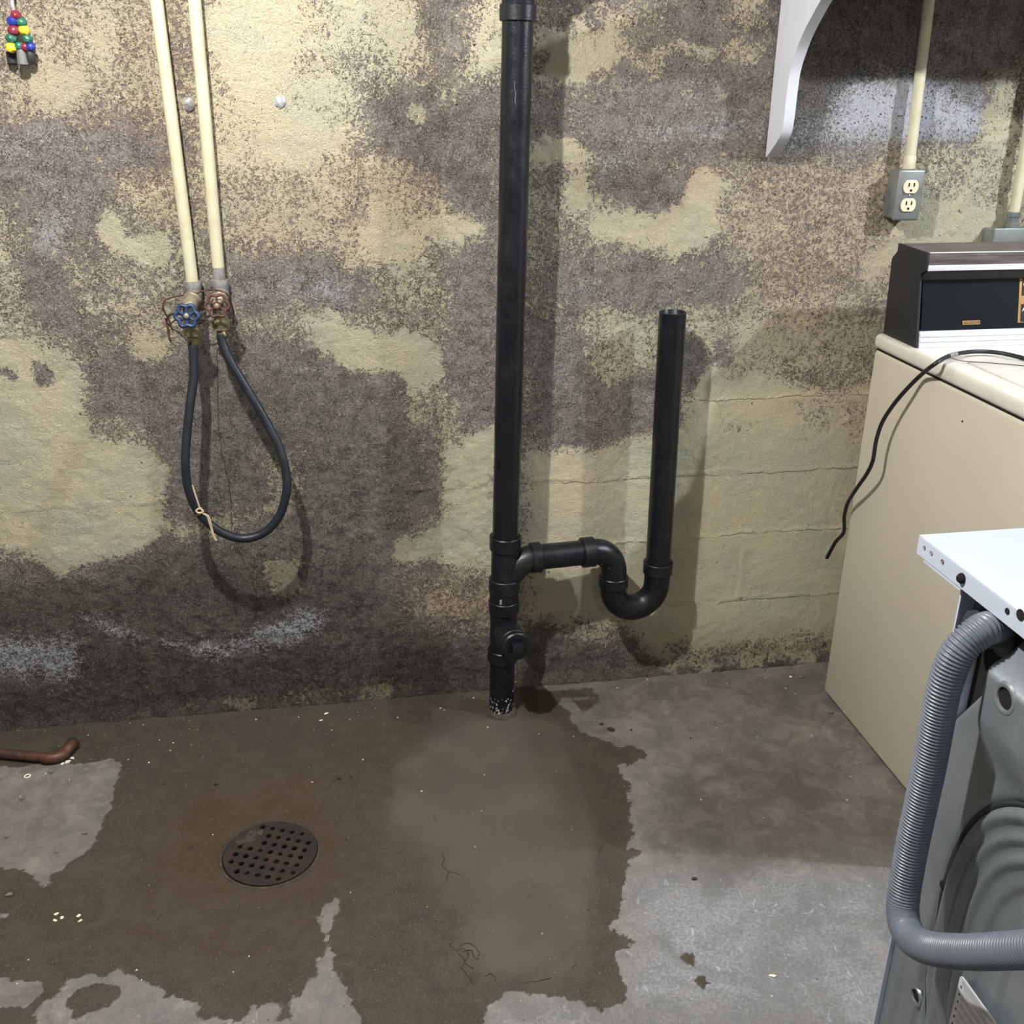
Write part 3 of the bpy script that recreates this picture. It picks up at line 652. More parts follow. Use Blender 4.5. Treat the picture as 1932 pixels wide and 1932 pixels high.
# side arm and trap (plane runs slightly towards the wall)
yT = lambda x: SY+.030*min(1, max(0, (x-SX(.42))/.36))
def T(x, z): return Vector((x, yT(x), z))
zA = .4165; xb = SX(.4)
mesh('tee_branch', tube(spline([T(xb+.004, .365), T(xb+.018, .385), T(xb+.036, .405), T(xb+.058, .4145), T(xb+.085, zA)], 6), .0312, 28), BLKF, st)
axA = Vector((1, .03/.36, 0)).normalized()
A0 = T(SX(.42), zA)
def along(x): return (x-A0.x)/axA.x
mesh('collar', ring(.029, .0362, along(.4195), along(.4440), A0, axA), BLKF, st)
mesh('side_arm', lathe([(R2, along(.43)), (R2, along(.57))], A0, axA, 32), BLK, st)
mesh('collar', ring(.029, .0362, along(.5455), along(.5760), A0, axA), BLKF, st)
eb = mesh('elbow', tube(spline([T(.566, zA), T(.583, zA-.001), T(.603, zA-.008), T(.620, zA-.026), T(.6285, zA-.050), T(.630, zA-.075)], 6), .0312, 28), BLKF, st)
mesh('emblem', [tube([Vector((x, yT(x)-.0315, z))+Vector((.0042*math.cos(q), 0, .0042*math.sin(q))) for q in np.linspace(0, 2*math.pi, 14)[:-1]], .0006, 5, closed=True) for x, z in ((.590, .392), (.609, .380), (.617, .364))], BLKF, eb)
mesh('collar', ring(.029, .0362, 0, .028, T(.630, .318), (0, 0, 1)), BLKF, st)
uc = Vector((.6865, yT(.6865), .318)); ur = .0565
ub = [T(.630, .338), T(.630, .325)]+[T(uc.x-ur*math.cos(a), uc.z-.004-ur*1.08*math.sin(a)) for a in np.linspace(.1, math.pi-.1, 13)]+[T(.743, .328), T(.743, .352)]
mesh('return_bend', tube(spline(ub, 4), .0318, 28), BLKF, st)
mesh('collar', ring(.029, .0365, 0, .030, T(.743, .343), (0, 0, 1)), BLKF, st)
sp0, sp1 = T(.743, .352), Vector((.735, yT(.743), .984))
ax = (sp1-sp0).normalized(); L = (sp1-sp0).length
mesh('standpipe', lathe([(R2, 0), (R2, L-.001), (R2-.001, L), (R2-.0042, L), (R2-.005, L-.001), (R2-.005, L-.25), (.0001, L-.251)], sp0, ax, 36, cap=False), BLK, st, label='open-topped black standpipe')
g = T(.4455, zA-.036); mesh('glue_drip', tube([g, g+Vector((0, 0, -.006))], .0012, 6), BLKF, st)

# ------------------------------------------------------------------ supply pipes, valves, hose
def pipe_thing(top, bot, lab, band):
    t = thing('supply_pipe', bot, lab, 'pipe')
    a = (top-bot).normalized(); L = (top-bot).length
    mesh('pipe', lathe([(.0124, 0), (.0124, L+.7)], bot, a, 22), CREAM, t)
    if band: mesh('bare_end', lathe([(.0126, 0), (.0126, .021), (.0125, .026)], bot, a, 22), GALV, t, label='bare grey pipe end')
    return t
pL0, pL1 = wp(295, 0, .021), wp(363, 531, .021); pR0, pR1 = wp(367, 0, .021), wp(414, 528, .021)
pipe_thing(pL0, pL1, 'left cream painted water pipe on the wall, ending at the blue valve', False)
pipe_thing(pR0, pR1, 'chipped cream painted water pipe with bare grey end above the rusty red valve', True)
def valve(pipe_end, wheel_c, out_c, wheel_m, lab, rw, lob, tilt, spoke, wire):
    t = thing('hose_valve', pipe_end, lab, 'valve')
    p = pipe_end; dn = Vector((0, 0, -1))
    mesh('elbow', [lathe([(.0135, .001), (.0178, .001), (.0182, -.003), (.0182, -.012), (.0168, -.014), (.0172, -.028), (.0165, -.038), (.012, -.044), (.001, -.046)], p, (0, 0, 1), 24),
                   tube(spline([p+Vector((0, 0, -.026)), p+Vector((0, -.010, -.030)), p+Vector((0, -.030, -.031))], 4), .0165, 22)], GALV, t)
    c = p+Vector((0, -.028, -.031)); w_ = Vector(wheel_c); o_ = Vector(out_c)
    ax_ = tilt.normalized()
    bc = Vector((o_.x*.5+c.x*.5, o_.y, c.z-.006))                       # body centre above the outlet
    mesh('body', [tube(spline([c, c*.5+bc*.5, bc], 4), lambda i: .0155, 22), ring(.012, .0185, -.002, .010, c, (bc-c).normalized(), 8),
                  tube(spline([bc+Vector((0, .004, .004)), bc*.5+o_*.5, o_+Vector((0, 0, .004))], 4), .0148, 22)], BRONZE, t)
    L = (w_-bc).length; da = (w_-bc).normalized()
    mesh('bonnet', [lathe([(.0165, .0), (.0165, .012), (.0115, .016), (.0115, .024), (.0055, .028), (.0045, L-.003)], bc, da, 6+12)], BRONZE, t)
    mesh('outlet', [lathe([(.015, .004), (.0185, .002), (.0185, -.008), (.0168, -.011), (.0168, -.016)], o_, (0, 0, 1), 22)], BRASS, t)
    u = ax_.cross(Vector((0, 0, 1))).normalized(); v = ax_.cross(u).normalized(); N = 72
    rim = [w_+(u*math.cos(q)+v*math.sin(q))*rw*(1+lob*math.cos(6*q)) for q in np.linspace(0, 2*math.pi, N+1)[:-1]]
    hw = mesh('handwheel', [tube(rim, spoke*1.25, 10, closed=True)]+[tube([w_+(u*math.cos(q)+v*math.sin(q))*.004, w_+(u*math.cos(q)+v*math.sin(q))*rw*(1-lob*.9)], spoke, 8) for q in [math.pi/6+k*math.pi/3 for k in range(6)]]
             + [lathe([(.0085, -.006), (.0085, .003), (.007, .005)], w_, ax_, 18)], wheel_m, t, label=lab.split(' hose')[0].split(' with')[0]+' handwheel')
    mesh('screw', lathe([(.005, .004), (.005, .0068), (.003, .008)], w_, ax_, 14), BRONZE, hw)
    return t
oL, oR = wp(361.5, 618, .078), wp(416, 606, .066)
valve(pL1, wp(352.5, 596, .118), oL, BLUE, 'blue wheel hose valve with brass outlet on the left pipe',   .0205, .12, Vector((-.06, -1, .22)), .0035, None)
valve(pR1, wp(409.5, 577, .098), oR, RUSTRED, 'rusty red wheel hose valve on the right pipe', .0213, .12, Vector((.0, -1, .18)), .0022, None)
hp = [(363, 642, .080), (365, 680, .086), (365, 714, .094), (357, 776, .112), (351, 838, .126), (350, 885, .134), (355, 922, .138), (368, 955, .140), (391, 985, .140), (424, 1007, .140), (461, 1016, .138), (498, 1005, .136),
      (526, 975, .134), (540, 932, .130), (540, 894, .124), (528, 847, .116), (505, 801, .106), (480, 757, .096), (452, 711, .086), (432, 676, .078), (420, 648, .072), (416.5, 630, .069)]
hpts = spline([wp(*q) for q in hp], 8)
ho = thing('rubber_hose', hpts[0], 'black rubber hose looped between the two valves on the wall', 'hose')
mesh('hose', tube(hpts, .0094, 16), RUB, ho)
mesh('coupling', [lathe([(.0145, .000), (.0145, -.010), (.0125, -.012), (.0125, -.026), (.011, -.028)], oL+Vector((0, 0, -.008)), (0, 0, 1), 8), ring(.009, .0165, -.010, .002, oL+Vector((0, 0, -.008)), (0, 0, 1), 10)], BRASS, ho, label='brass hose coupling')
mesh('coupling', [lathe([(.0105, .0), (.0105, -.006), (.0092, -.008), (.0092, -.016), (.0108, -.018), (.0108, -.024)], oR+Vector((0, 0, -.006)), (0, 0, 1), 16)], BRASS, ho, label='slim brass ferrule')
tw = thing('twine', wp(372, 968, .15), 'frayed beige twine knotted around the black hose loop', 'string')
def hseg(pts, off, r): return tube(spline([wp(x, y, off) for x, y in pts], 6), r, 6)
mesh('strand', [hseg([(363, 915), (369, 935), (374, 950), (377, 958)], .151, .0018), hseg([(377, 958), (370, 964), (376, 968), (383, 965), (377, 958)], .152, .0022)], TWINE, tw)
mesh('strand', [hseg([(381, 968), (392, 973), (397, 984), (400, 998), (404, 1012), (408, 1020)], .151, .0019), hseg([(381, 968), (391, 975), (394, 985), (399, 1000), (402, 1010)], .1515, .0012)], TWINE, tw)
hk = min(hpts, key=lambda p: (p-wp(375, 968, .14)).length); hi = hpts.index(hk); ht = (hpts[hi+1]-hpts[hi-1]).normalized(); uu = ht.orthogonal().normalized(); vv = ht.cross(uu)
mesh('knot', [tube([hk+ht*(.004*math.sin(q*.5)*k)+(uu*math.cos(q)+vv*math.sin(q))*.0112 for q in np.linspace(0, 2*math.pi, 20)[:-1]], .0015, 6, closed=True) for k in (-1, .2, 1)], MUD, tw)
wr = thing('wire_loop', wp(330, 560, .03), 'rusty wire bent loosely around the two wall valves', 'wire')
mesh('wire', tube(spline([wp(x, y, o) for x, y, o in ((322, 612, .014), (317, 600, .02), (311, 590, .03), (307, 579, .035), (312, 566, .035), (325, 561, .04), (345, 557, .05), (370, 553, .058), (392, 547, .06), (412, 548, .06), (428, 555, .055), (436, 572, .04), (441, 590, .025), (440, 612, .012))], 6), .0018, 8), RUST, wr)
mesh('wire_end', tube(spline([wp(x, y, o) for x, y, o in ((322, 612, .014), (330, 605, .03), (345, 606, .05), (375, 610, .052), (400, 606, .05), (425, 604, .04))], 6), .0013, 6), RUST, wr)
mesh('wire_tail', tube(spline([wp(x, y, o) for x, y, o in ((312, 600, .010), (316, 618, .010), (318, 632, .010), (321, 640, .011))], 6), .0022, 6), RUST, wr)

# ------------------------------------------------------------------ bead ornament top left
bo = thing('bead_ornament', wp(36, 60, .03), 'hanging ornament of coloured beads at the top left of the wall', 'ornament')
mesh('cord', tube(spline([wp(21, -60, .022), wp(22, 0, .024), wp(26, 22, .030)], 5), .0045, 8), GALV, bo)
for px, py, cc, s in ((30, 29, 'red', .0095), (24, 40, 'blue', .0100), (41, 43, 'green', .0095), (26, 58, 'red', .0108), (45.5, 57, 'yellow', .0100), (21.5, 72, 'green', .0102), (52, 74, 'green', .0092),
                      (21.5, 89.5, 'yellow', .0102), (36, 87, 'green', .0085), (47, 89, 'red', .0085), (58, 88.5, 'blue', .0088)):
    c = wp(px, py, .032); mesh('bead', [blob(c, s*1.05, s, s*.95, int(px*7), 2, .05)], BEADC[cc], bo, label=cc+' bead', angle=25)
c = wp(41, 106, .03); mesh('pendant', lathe([(.002, .016), (.0075, .012), (.009, 0), (.0098, -.014), (.004, -.017)], c, (0, 0, 1), 12), BEADC['grey'], bo, label='grey pendant')
c = wp(57.5, 105, .026); mesh('pendant', lathe([(.004, .013), (.008, .008), (.0085, -.006), (.004, -.012)], c, (0, 0, 1), 12), BEADC['black'], bo, label='dark pendant')
c = wp(22, 108, .012); mesh('pendant', lathe([(.004, .012), (.009, .008), (.009, -.01), (.005, -.014)], c, (0, 0, 1), 12), BEADC['black'], bo, label='dark pendant')

# ------------------------------------------------------------------ shelf bracket and shelf
BX = .947; BT = .0235
pts = [(1460, 285), (1469, 262), (1476, 242), (1480, 215), (1485, 171), (1491, 132), (1502, 96), (1516, 61), (1532, 30), (1549, 0)]
cv = [(xp(x, y, BX).y, xp(x, y, BX).z) for x, y in pts]
cv = [(-.0075, 1.303), (-.022, 1.309)]+cv[1:]+[(-.245, 1.622), (-.270, 1.634), (-.285, 1.642)]
cs = spline([(a, b, 0) for a, b in cv], 4); outl = [(p.x, p.y) for p in cs]+[(-.0075, 1.642)]
br = thing('shelf_bracket', (BX, -.01, 1.303), 'white painted wooden scroll bracket on the wall right of the black stack', 'bracket')
mesh('bracket', prism(outl, BX, BX+BT, lambda a, b, d: Vector((d, a, b)), 0), WHITEP, br, angle=30)
mesh('screw', lathe([(.0035, -.0), (.0035, .0015), (.002, .002)], (BX+BT/2, -.05, 1.372), (0, -1, -.2), 10), STEEL, br)
sh = mesh('shelf_board', rbox((.90, -.345, 1.642), (2.3, -.010, 1.662), .002), WHITEP, loc=(1.6, -.16, 1.642)); tag(sh, 'white shelf board resting on the scroll bracket above the outlet', 'shelf')

# ------------------------------------------------------------------ conduit and outlet
def conduit(x0, z0, off, lab, dx=0):
    t = thing('conduit', (x0, -off, z0), lab, 'conduit')
    a = Vector((dx, 0, 1)).normalized()
    mesh('tube', lathe([(.0117, 0), (.0117, ZC-z0)], (x0, -off, z0), a, 20), CREAM, t); return t, a
cx0, cz0 = 1.2795, 1.279
t, a = conduit(cx0, cz0, .027, 'cream painted conduit running down to the grey outlet box', -.035)
mesh('connector', [lathe([(.0135, 0), (.0135, .024), (.0128, .0255), (.0128, .027), (.0117, .028)], (cx0, -.027, cz0), a, 20)], CREAM, t)
ob = thing('outlet_box', (1.277, -.03, 1.224), 'grey metal duplex outlet box on the wall above the dryer', 'outlet')
mesh('box', rbox((1.2475, -.043, 1.1715), (1.3065, .002, 1.2765), .006, 3), GREYBOX, ob)
def rrect(w_, h_, r, n=5):
    o_ = []
    for sx, sy, a0 in ((1, 1, 0), (-1, 1, .5), (-1, -1, 1), (1, -1, 1.5)):
        for k in range(n+1):
            q = (a0+.5*k/n)*math.pi; o_.append((sx*(w_/2-r)+r*math.cos(q), sy*(h_/2-r)+r*math.sin(q)))
    return o_
def recept(cy): return [(max(-.0172, min(.0172, .0172*math.cos(q))), cy+max(-.0135, min(.0135, .0172*math.sin(q)))) for q in np.linspace(0, 2*math.pi, 33)[:-1]]
FM = Matrix(((1, 0, 0, 1.277), (0, 0, -1, -.0475), (0, 1, 0, 1.224), (0, 0, 0, 1)))     # plate plane facing the room
mesh('cover', [rbox((1.2455, -.0505, 1.1695), (1.3085, -.0415, 1.2785), .0042, 3)], GREYBOX, ob)
for zc in (.0185, -.0205):
    face = plate(recept(zc), [], .005, .0007, Matrix.Translation((0, -.004, 0)) @ FM)
    rc = mesh('receptacle', face, IVORY, ob)
    sl = [rbox((x-.0013, -.0548, 1.224+zc+.0005), (x+.0013, -.0536, 1.224+zc+.0085), 0) for x in (1.277-.0062, 1.277+.0062)]
    sl.append(lathe([(.0026, 0), (.0026, .0012)], (1.277, -.0538, 1.224+zc-.0075), (0, -1, 0), 12))
    mesh('slot', sl, DARK, rc)
mesh('screw', lathe([(.003, 0), (.003, .0015), (.002, .002)], (1.277, -.0502, 1.223), (0, -1, 0), 12), STEEL, ob)
t, a = conduit(1.560, 1.176, .027, 'cream conduit at the right edge entering the square grey box', -.02)
mesh('connector', [lathe([(.0165, -.002), (.0165, .008), (.0135, .010), (.0135, .022), (.0155, .023), (.0155, .032), (.012, .034)], (1.560, -.027, 1.150), a, 8)], GREYBOX, t)
jb = thing('junction_box', (1.56, -.03, 1.1), 'square grey metal box on the wall behind the dryer console', 'electrical box')
mesh('box', rbox((1.506, -.045, 1.04), (1.616, .002, 1.146), .004, 2), GREYBOX, jb)
mesh('cover', rbox((1.502, -.052, 1.036), (1.620, -.044, 1.150), .0035, 2), GREYBOX, jb)

# ------------------------------------------------------------------ dryer
DX, DYB, DYF, DW = 1.185, -.162, -.825, .74
dr = thing('clothes_dryer', (DX+DW/2, (DYB+DYF)/2, 0), 'old almond clothes dryer with black console against the wall', 'dryer')
mesh('cabinet', rbox((DX, DYF, .010), (DX+DW, DYB, .9055), .008, 3), BEIGE, dr)
mesh('top_panel', [rbox((DX-.003, DYF-.01, .9085), (DX+DW+.003, DYB+.004, .9415), .011, 4)], BEIGETOP, dr)
mesh('gap', rbox((DX+.004, DYF+.004, .900), (DX+DW-.004, DYB-.004, .912), 0), DARK, dr)
mesh('lid', [rbox((DX+.05, DYF+.03, .9405), (DX+DW-.05, DYB-.27, .9450), .002, 2)], BEIGETOP, dr)
for x, y in ((DX+.06, DYB-.05), (DX+DW-.06, DYB-.05), (DX+.06, DYF+.05), (DX+DW-.06, DYF+.05)):
    mesh('foot', lathe([(.018, 0), (.018, .012)], (x, y, 0.0), (0, 0, 1), 12), DARK, dr)
# console: end cap profile in the y-z plane
KX = DX+.012; KW = DW-.024; z0 = .941
prof = [(-.168, z0), (-.305, z0), (-.303, z0+.010), (-.276, 1.090), (-.296, 1.1035), (-.293, 1.136), (-.174, 1.139), (-.174, 1.122), (-.156, 1.104)]
ec = mesh('end_cap', prism(prof, KX, KX+.006, lambda a, b, d: Vector((d, a, b)), .0012), CONS, dr)
mesh('end_cap', prism(prof, KX+KW-.006, KX+KW, lambda a, b, d: Vector((d, a, b)), .0012), CONS, dr)
mesh('console_body', prism([(-.170, z0+.002), (-.292, z0+.002), (-.266, 1.088), (-.175, 1.100)], KX+.006, KX+KW-.006, lambda a, b, d: Vector((d, a, b)), 0), CONS, dr, smooth=False)
# face frame coordinates: along x and up the sloping front
fl = Vector((0, -.2935, z0+.034)); fh = Vector((0, -.2665, 1.086)); fu = (fh-fl).normalized(); fn = Vector((1, 0, 0)).cross(fu); fn = fn if fn.y < 0 else -fn; FL = (fh-fl).length
def face_m(x, s, d): 
    o_ = fl+fu*s+fn*d; o_.x = x
    m = Matrix.Identity(4)
    for i in range(3): m[i][0] = (1, 0, 0)[i]; m[i][1] = fu[i]; m[i][2] = fn[i]; m[i][3] = o_[i]
    return m
pn = mesh('control_panel', rbox((0, 0, -.003), (KW-.020, FL, .0015), .0008, 1, face_m(KX+.012, 0, 0)), PANEL, dr)
mesh('upper_lip', prism([(-.266, 1.082), (-.276, 1.078), (-.292, 1.094), (-.292, 1.100), (-.25, 1.100)], KX+.006, KX+KW-.006, lambda a, b, d: Vector((d, a, b)), 0), CONS, dr, smooth=False)
mesh('wood_trim', [prism([(-.20, 1.112), (-.296, 1.112), (-.2945, 1.1355), (-.292, 1.1365), (-.176, 1.1385), (-.176, 1.112)], KX+.004, KX+KW-.004, lambda a, b, d: Vector((d, a, b)), .001)], WOOD, dr, label='dark wood-grain trim')
mesh('bright_strip', rbox((KX+.004, -.2985, 1.1000), (KX+KW-.004, -.272, 1.1115), .0016, 2), ALU, dr, label='bright metal strip under the wood trim')
mesh('bright_strip', rbox((KX+.004, -.2960, 1.1350), (KX+KW-.004, -.2915, 1.1372), .0008, 1), ALU, dr)
# ribbed bright strip at the foot of the console
rb = [(-.280, z0+.001)]+[(-.3065, z0+.001)]
for k in range(3):
    zz = z0+.002+k*.0105; yy = -.3065+.0018*k
    rb += [(yy, zz), (yy-.0012, zz+.0035), (yy-.0002, zz+.0075), (yy+.0032, zz+.0085), (yy+.0034, zz+.0095)]
rb += [(-.3005, z0+.034), (-.280, z0+.034)]
mesh('ribbed_strip', prism(rb, KX+.0065, KX+KW-.006, lambda a, b, d: Vector((d, a, b)), 0), ALU, dr, smooth=False, label='ribbed bright metal strip')
# nameplate and cycle labels
def on_face(px, py):
    """photo point to (x, s) on the console face"""
    d = CAM.fw+CAM.rt*(px-966)/1932+CAM.up*(966-py)/1932; d = Vector(d); c = Vector(CAM.c)
    t_ = (fl-c).dot(fn)/d.dot(fn); p = c+d*t_; return p.x, (p-fl).dot(fu)
x0, s0 = on_face(1815, 612); x1, s1 = on_face(1848, 604)
npz = mesh('nameplate', rbox((0, 0, .001), (x1-x0, .0085, .0026), .0004, 1, face_m(x0, s0-.001, 0)), GOLD, pn, label='small gold nameplate')
ww = x1-x0
mesh('plate_field', [rbox((ww*.06, .0020, .0024), (ww*.38, .0066, .0029), 0, 1, face_m(x0, s0-.001, 0)), rbox((ww*.43, .0020, .0024), (ww*.80, .0066, .0029), 0, 1, face_m(x0, s0-.001, 0)), rbox((ww*.84, .0020, .0024), (ww*.96, .0066, .0029), 0, 1, face_m(x0, s0-.001, 0))], BLACKINK, pn)
mesh('plate_print', [rbox((ww*a_, .0030, .0028), (ww*(a_+.035), .0057, .0031), 0, 1, face_m(x0, s0-.001, 0)) for a_ in (.08, .13, .18, .23, .28, .33, .46, .51, .56, .61, .66, .71, .76)]+[lathe([(.0013, 0), (.0013, .0004)], face_m(x0+ww*.90, s0+.0033, .0028).translation, fn, 10)], GOLD, pn)
x0, s0 = on_face(1918, 609); x0b, s1 = on_face(1924, 518)
gp = mesh('label_frame', rbox((0, 0, .001), (.28, s1-s0, .0024), .001, 2, face_m(x0+.001, s0, 0)), GOLD, pn, label='gold framed cycle label')
H_ = s1-s0
mesh('label_field', [rbox((.0055, H_*.015, .002), (.27, H_*.385, .0028), .0005, 1, face_m(x0+.001, s0, 0)), rbox((.0055, H_*.56, .002), (.27, H_*.985, .0028), .0005, 1, face_m(x0+.001, s0, 0))], BLACKINK, pn)
for tx_, sz_, hx_ in (('AU', .0105, .235), ('C', .0105, .76), ('A', .0085, .88)):
    mesh('lettering', text_geo(tx_, sz_, face_m(x0+.0095, s0+H_*hx_, .0029)), WHITEINK, pn)
# screw hole in the side
p = xp(1816, 795, DX); mesh('screw_hole', lathe([(.0022, 0), (.0022, .0008)], (DX, p.y, p.z), (-1, 0, 0), 10), DARK, dr)

# power cord over the dryer
ct = .9505
cp = [xp(1592, 1004, 1.172), xp(1593, 975, 1.168), xp(1600, 948, 1.160), xp(1616, 922, 1.150), xp(1636, 893, 1.143), xp(1647, 868, 1.140), xp(1653, 832, 1.140), xp(1664, 798, 1.143), xp(1684, 766, 1.150), xp(1709, 736, 1.158), xp(1736, 709, 1.168)]
cp += [fp(1762, 688, .944), fp(1790, 672, .954), fp(1830, 664, .952), fp(1880, 665, .9505), fp(1935, 677, .9500), fp(2010, 700, .9500), fp(2060, 740, .9500)]
cp = [Vector((1.176, -.10, .36)), Vector((1.174, -.135, .42))]+cp
cpt = spline(cp, 8)
pc = thing('power_cord', cp[2], 'black power cord draped over the dryer top and down its side', 'cord')
mesh('cord', tube(cpt, .0044, 12), CORD, pc)
k = min(range(len(cpt)), key=lambda i: (cpt[i]-fp(1791, 671, .954)).length)
mesh('cord_tag', tube(cpt[k-1:k+3], .0050, 12), GALV, pc, label='small grey band on the cord')
pw = thing('loose_wire', fp(1850, 690, .9465), 'thin black wire lying on the dryer top below the cord', 'wire')
mesh('wire', tube(spline([fp(x, y, .9465) for x, y in ((1785, 672), (1815, 681), (1860, 684), (1932, 690), (1990, 696))], 6), .0008, 6), CORD, pw)

# ------------------------------------------------------------------ washer
WXB = .668                       # plane of the stamped back panel
WY1, WY0, WX1, WZ = -1.338, -1.985, 1.32, .945
ws = thing('washing_machine', ((WXB+WX1)/2, (WY0+WY1)/2, 0), 'white washing machine seen from its grey stamped back, right front', 'washer')
def pc_(px, py, X=WXB): p = xp(px, py, X); return p.y, p.z
# back panel as a stamped sheet
HOLES = [(*pc_(1898, 1318, WXB-.024), .0140), (*pc_(1721, 1880), .0105)]
ovc = (-1.66, .53); orad = (.258, .27); ON = 2.8
def gasket_r(Y, Z):      # superellipse distance, 1 on the gasket line
    return (np.abs((Y-ovc[0])/orad[0])**ON+np.abs((Z-ovc[1])/orad[1])**ON)**(1/ON)
def bulge(Y, Z):         # raised boss with the upper hole
    return (1-sstep(-.012, .016, Y+1.424))*sstep(.765, .842, Z-.012*sstep(-1.44, -1.41, Y))*(1-sstep(.893, .912, Z))
def corner_recess(Y, Z): # sunk corner round the hose outlet, with a sloping edge
    sd = (Y+1.361)*.85+(Z-.778)*.526
    return np.maximum(sstep(-.003, .020, sd)*sstep(-1.428, -1.410, Y), sstep(.905, .925, Z)*.9)
def panel_x(Y, Z):
    g = gasket_r(Y, Z)
    x = np.full(Y.shape, 0.)
    x += .034*corner_recess(Y, Z)
    x -= .026*bulge(Y, Z)
    x += .006*np.exp(-((g-1.0)/.016)**2)                       # groove holding the gasket
    x -= .004*(1-sstep(.955, .985, g))
    for gg, hh in ((.938, .006), (.892, -.0045), (.862, .006), (.815, -.0045), (.782, .006), (.70, .005), (.55, .004)):
        x += hh*(1-sstep(gg-.014, gg+.014, g))
    x += .005*np.exp(-((Y-(WY1-.064))/.004)**2)*(1-sstep(.50, .56, Z))   # upright groove beside the flange
    x += .004*sstep(-.004, .004, (WY1-.026)-Y)*(1-sstep(.40, .45, Z))
    x -= .004*np.exp(-((Y-(WY1-.095))/.006)**2)*(1-sstep(.50, .56, Z))
    return WXB+x
UY = axis_lines([(WY0+.004, -1.74, .012), (-1.74, WY1-.002, .0036)]); UZ = axis_lines([(.06, .30, .012), (.30, WZ-.004, .0036)])
bp = grid_mesh('back_panel', UY, UZ, lambda A, B: np.stack([panel_x(A, B), A, B], 1)-np.array(WL[ws]), {}, WASHG,
               keep=lambda a, b: np.all([np.hypot(a-h[0], b-h[1]) > h[2] for h in HOLES], axis=0))
del bp['kind']; bp.parent = ws; WL[bp] = WL[ws]
def px_at(Y, Z): return float(panel_x(np.array([Y]), np.array([Z]))[0])
for hy, hz, hr in HOLES:
    hx = px_at(hy, hz)
    mesh('hole_rim', lathe([(hr+.004, -.0022), (hr+.0025, .0006), (hr+.0005, .0012), (hr-.002, .0002), (hr-.0028, -.004)], (hx, hy, hz), (-1, 0, 0), 24, cap=False), WASHG, bp)
    mesh('hole', lathe([(hr-.0026, 0), (hr-.0026, .001)], (hx+.0028, hy, hz), (-1, 0, 0), 24), DARK, bp)
gl = [(ovc[0]+orad[0]*math.copysign(abs(math.cos(q))**(2/ON), math.cos(q)), ovc[1]+orad[1]*math.copysign(abs(math.sin(q))**(2/ON), math.sin(q))) for q in np.linspace(0, 2*math.pi, 121)[:-1]]
mesh('gasket', tube([Vector((px_at(y_, z_)-.001, y_, z_)) for y_, z_ in gl], .0038, 8, closed=True), GASK, ws, label='dark rubber edge strip')
y_, z_ = pc_(1778, 1670); mesh('screw', lathe([(.0055, 0), (.0055, .004), (.003, .006)], (px_at(y_, z_)-.001, y_, z_), (-1, 0, 0), 12), DARK, ws, label='dark screw')
mesh('cabinet', [rbox((WXB+.012, WY1-.0015, .02), (WX1, WY1, WZ-.004), .0006, 1), rbox((WXB+.012, WY0, .02), (WX1, WY0+.0015, WZ-.004), .0006, 1), rbox((WX1-.02, WY0, .02), (WX1, WY1, WZ-.004), .004, 2), rbox((WXB+.02, WY0+.002, .02), (WX1-.02, WY1-.002, .05), 0),
                 rbox((WXB-.006, WY1-.0028, .05), (WXB+.014, WY1, WZ-.004), .0008, 1)], WASHW, ws)
mesh('inner_shroud', rbox((WXB+.03, WY0+.004, .05), (WXB+.032, WY1-.004, WZ-.006), 0), DARK, ws)
# top: sheet with a turned-down flange that overhangs the cabinet corner
TX, TY = .654, -1.256; TZ = .970
tp = mesh('top_panel', [rbox((TX, WY0-.02, TZ-.004), (WX1+.01, TY, TZ), .0018, 2), rbox((TX, WY0-.02, TZ-.0245), (TX+.0025, TY-.0005, TZ-.002), .001, 1),
                        rbox((TX+.0005, TY-.0025, TZ-.0225), (WX1+.01, TY, TZ-.002), .001, 1), rbox((TX+.001, WY1-.01, TZ-.0285), (TX+.0024, TY-.016, TZ-.022), .0006, 1)], WASHW, ws)
def flange_pt(px, py): p = xp(px, py, TX); return (TX-.0002, p.y, p.z)
for px, py, r in ((1745, 1033, .0019), (1758, 1043, .0022), (1779, 1059, .0024)):
    mesh('rivet_hole', [lathe([(r, 0), (r, .0012), (r*.5, .0004)], flange_pt(px, py), (-1, 0, 0), 12)], GALV, tp)
sc_ = flange_pt(1816, 1091)
mesh('screw', [lathe([(.006, 0), (.006, .002), (.004, .005), (.002, .006)], sc_, (-1, 0, 0), 16)], DARK, tp, label='dark screw in the flange')
for px, py, r in ((1901, 1153, .0035), (1926, 1160, .006)):
    mesh('slot', lathe([(r, 0), (r, .0006)], flange_pt(px, py), (-1, 0, 0), 14), DARK, tp)
y_, z_ = pc_(1821, 1142); mesh('screw', lathe([(.003, 0), (.003, .002)], (px_at(y_, z_), y_, z_), (-1, 0, 0), 10), GALV, ws)
# drain hose
HX = [(1890, 1186, -.030), (1882, 1184, -.012), (1870, 1184, .006), (1852, 1190, .024), (1824, 1211, .040), (1801, 1242, .050), (1780, 1302, .056), (1768, 1364, .056), (1754, 1441, .056), (1737, 1520, .058), (1722, 1590, .060), (1711, 1650, .062), (1705, 1690, .064),
      (1703, 1718, .066), (1708, 1748, .068), (1724, 1774, .070), (1748, 1787, .070), (1780, 1793, .070), (1830, 1796, .068), (1890, 1794, .064), (1950, 1790, .058), (2030, 1780, .050), (2140, 1764, .046), (2270, 1740, .046)]
hb = spline([xp(x, y, WXB-o) for x, y, o in HX], 10)
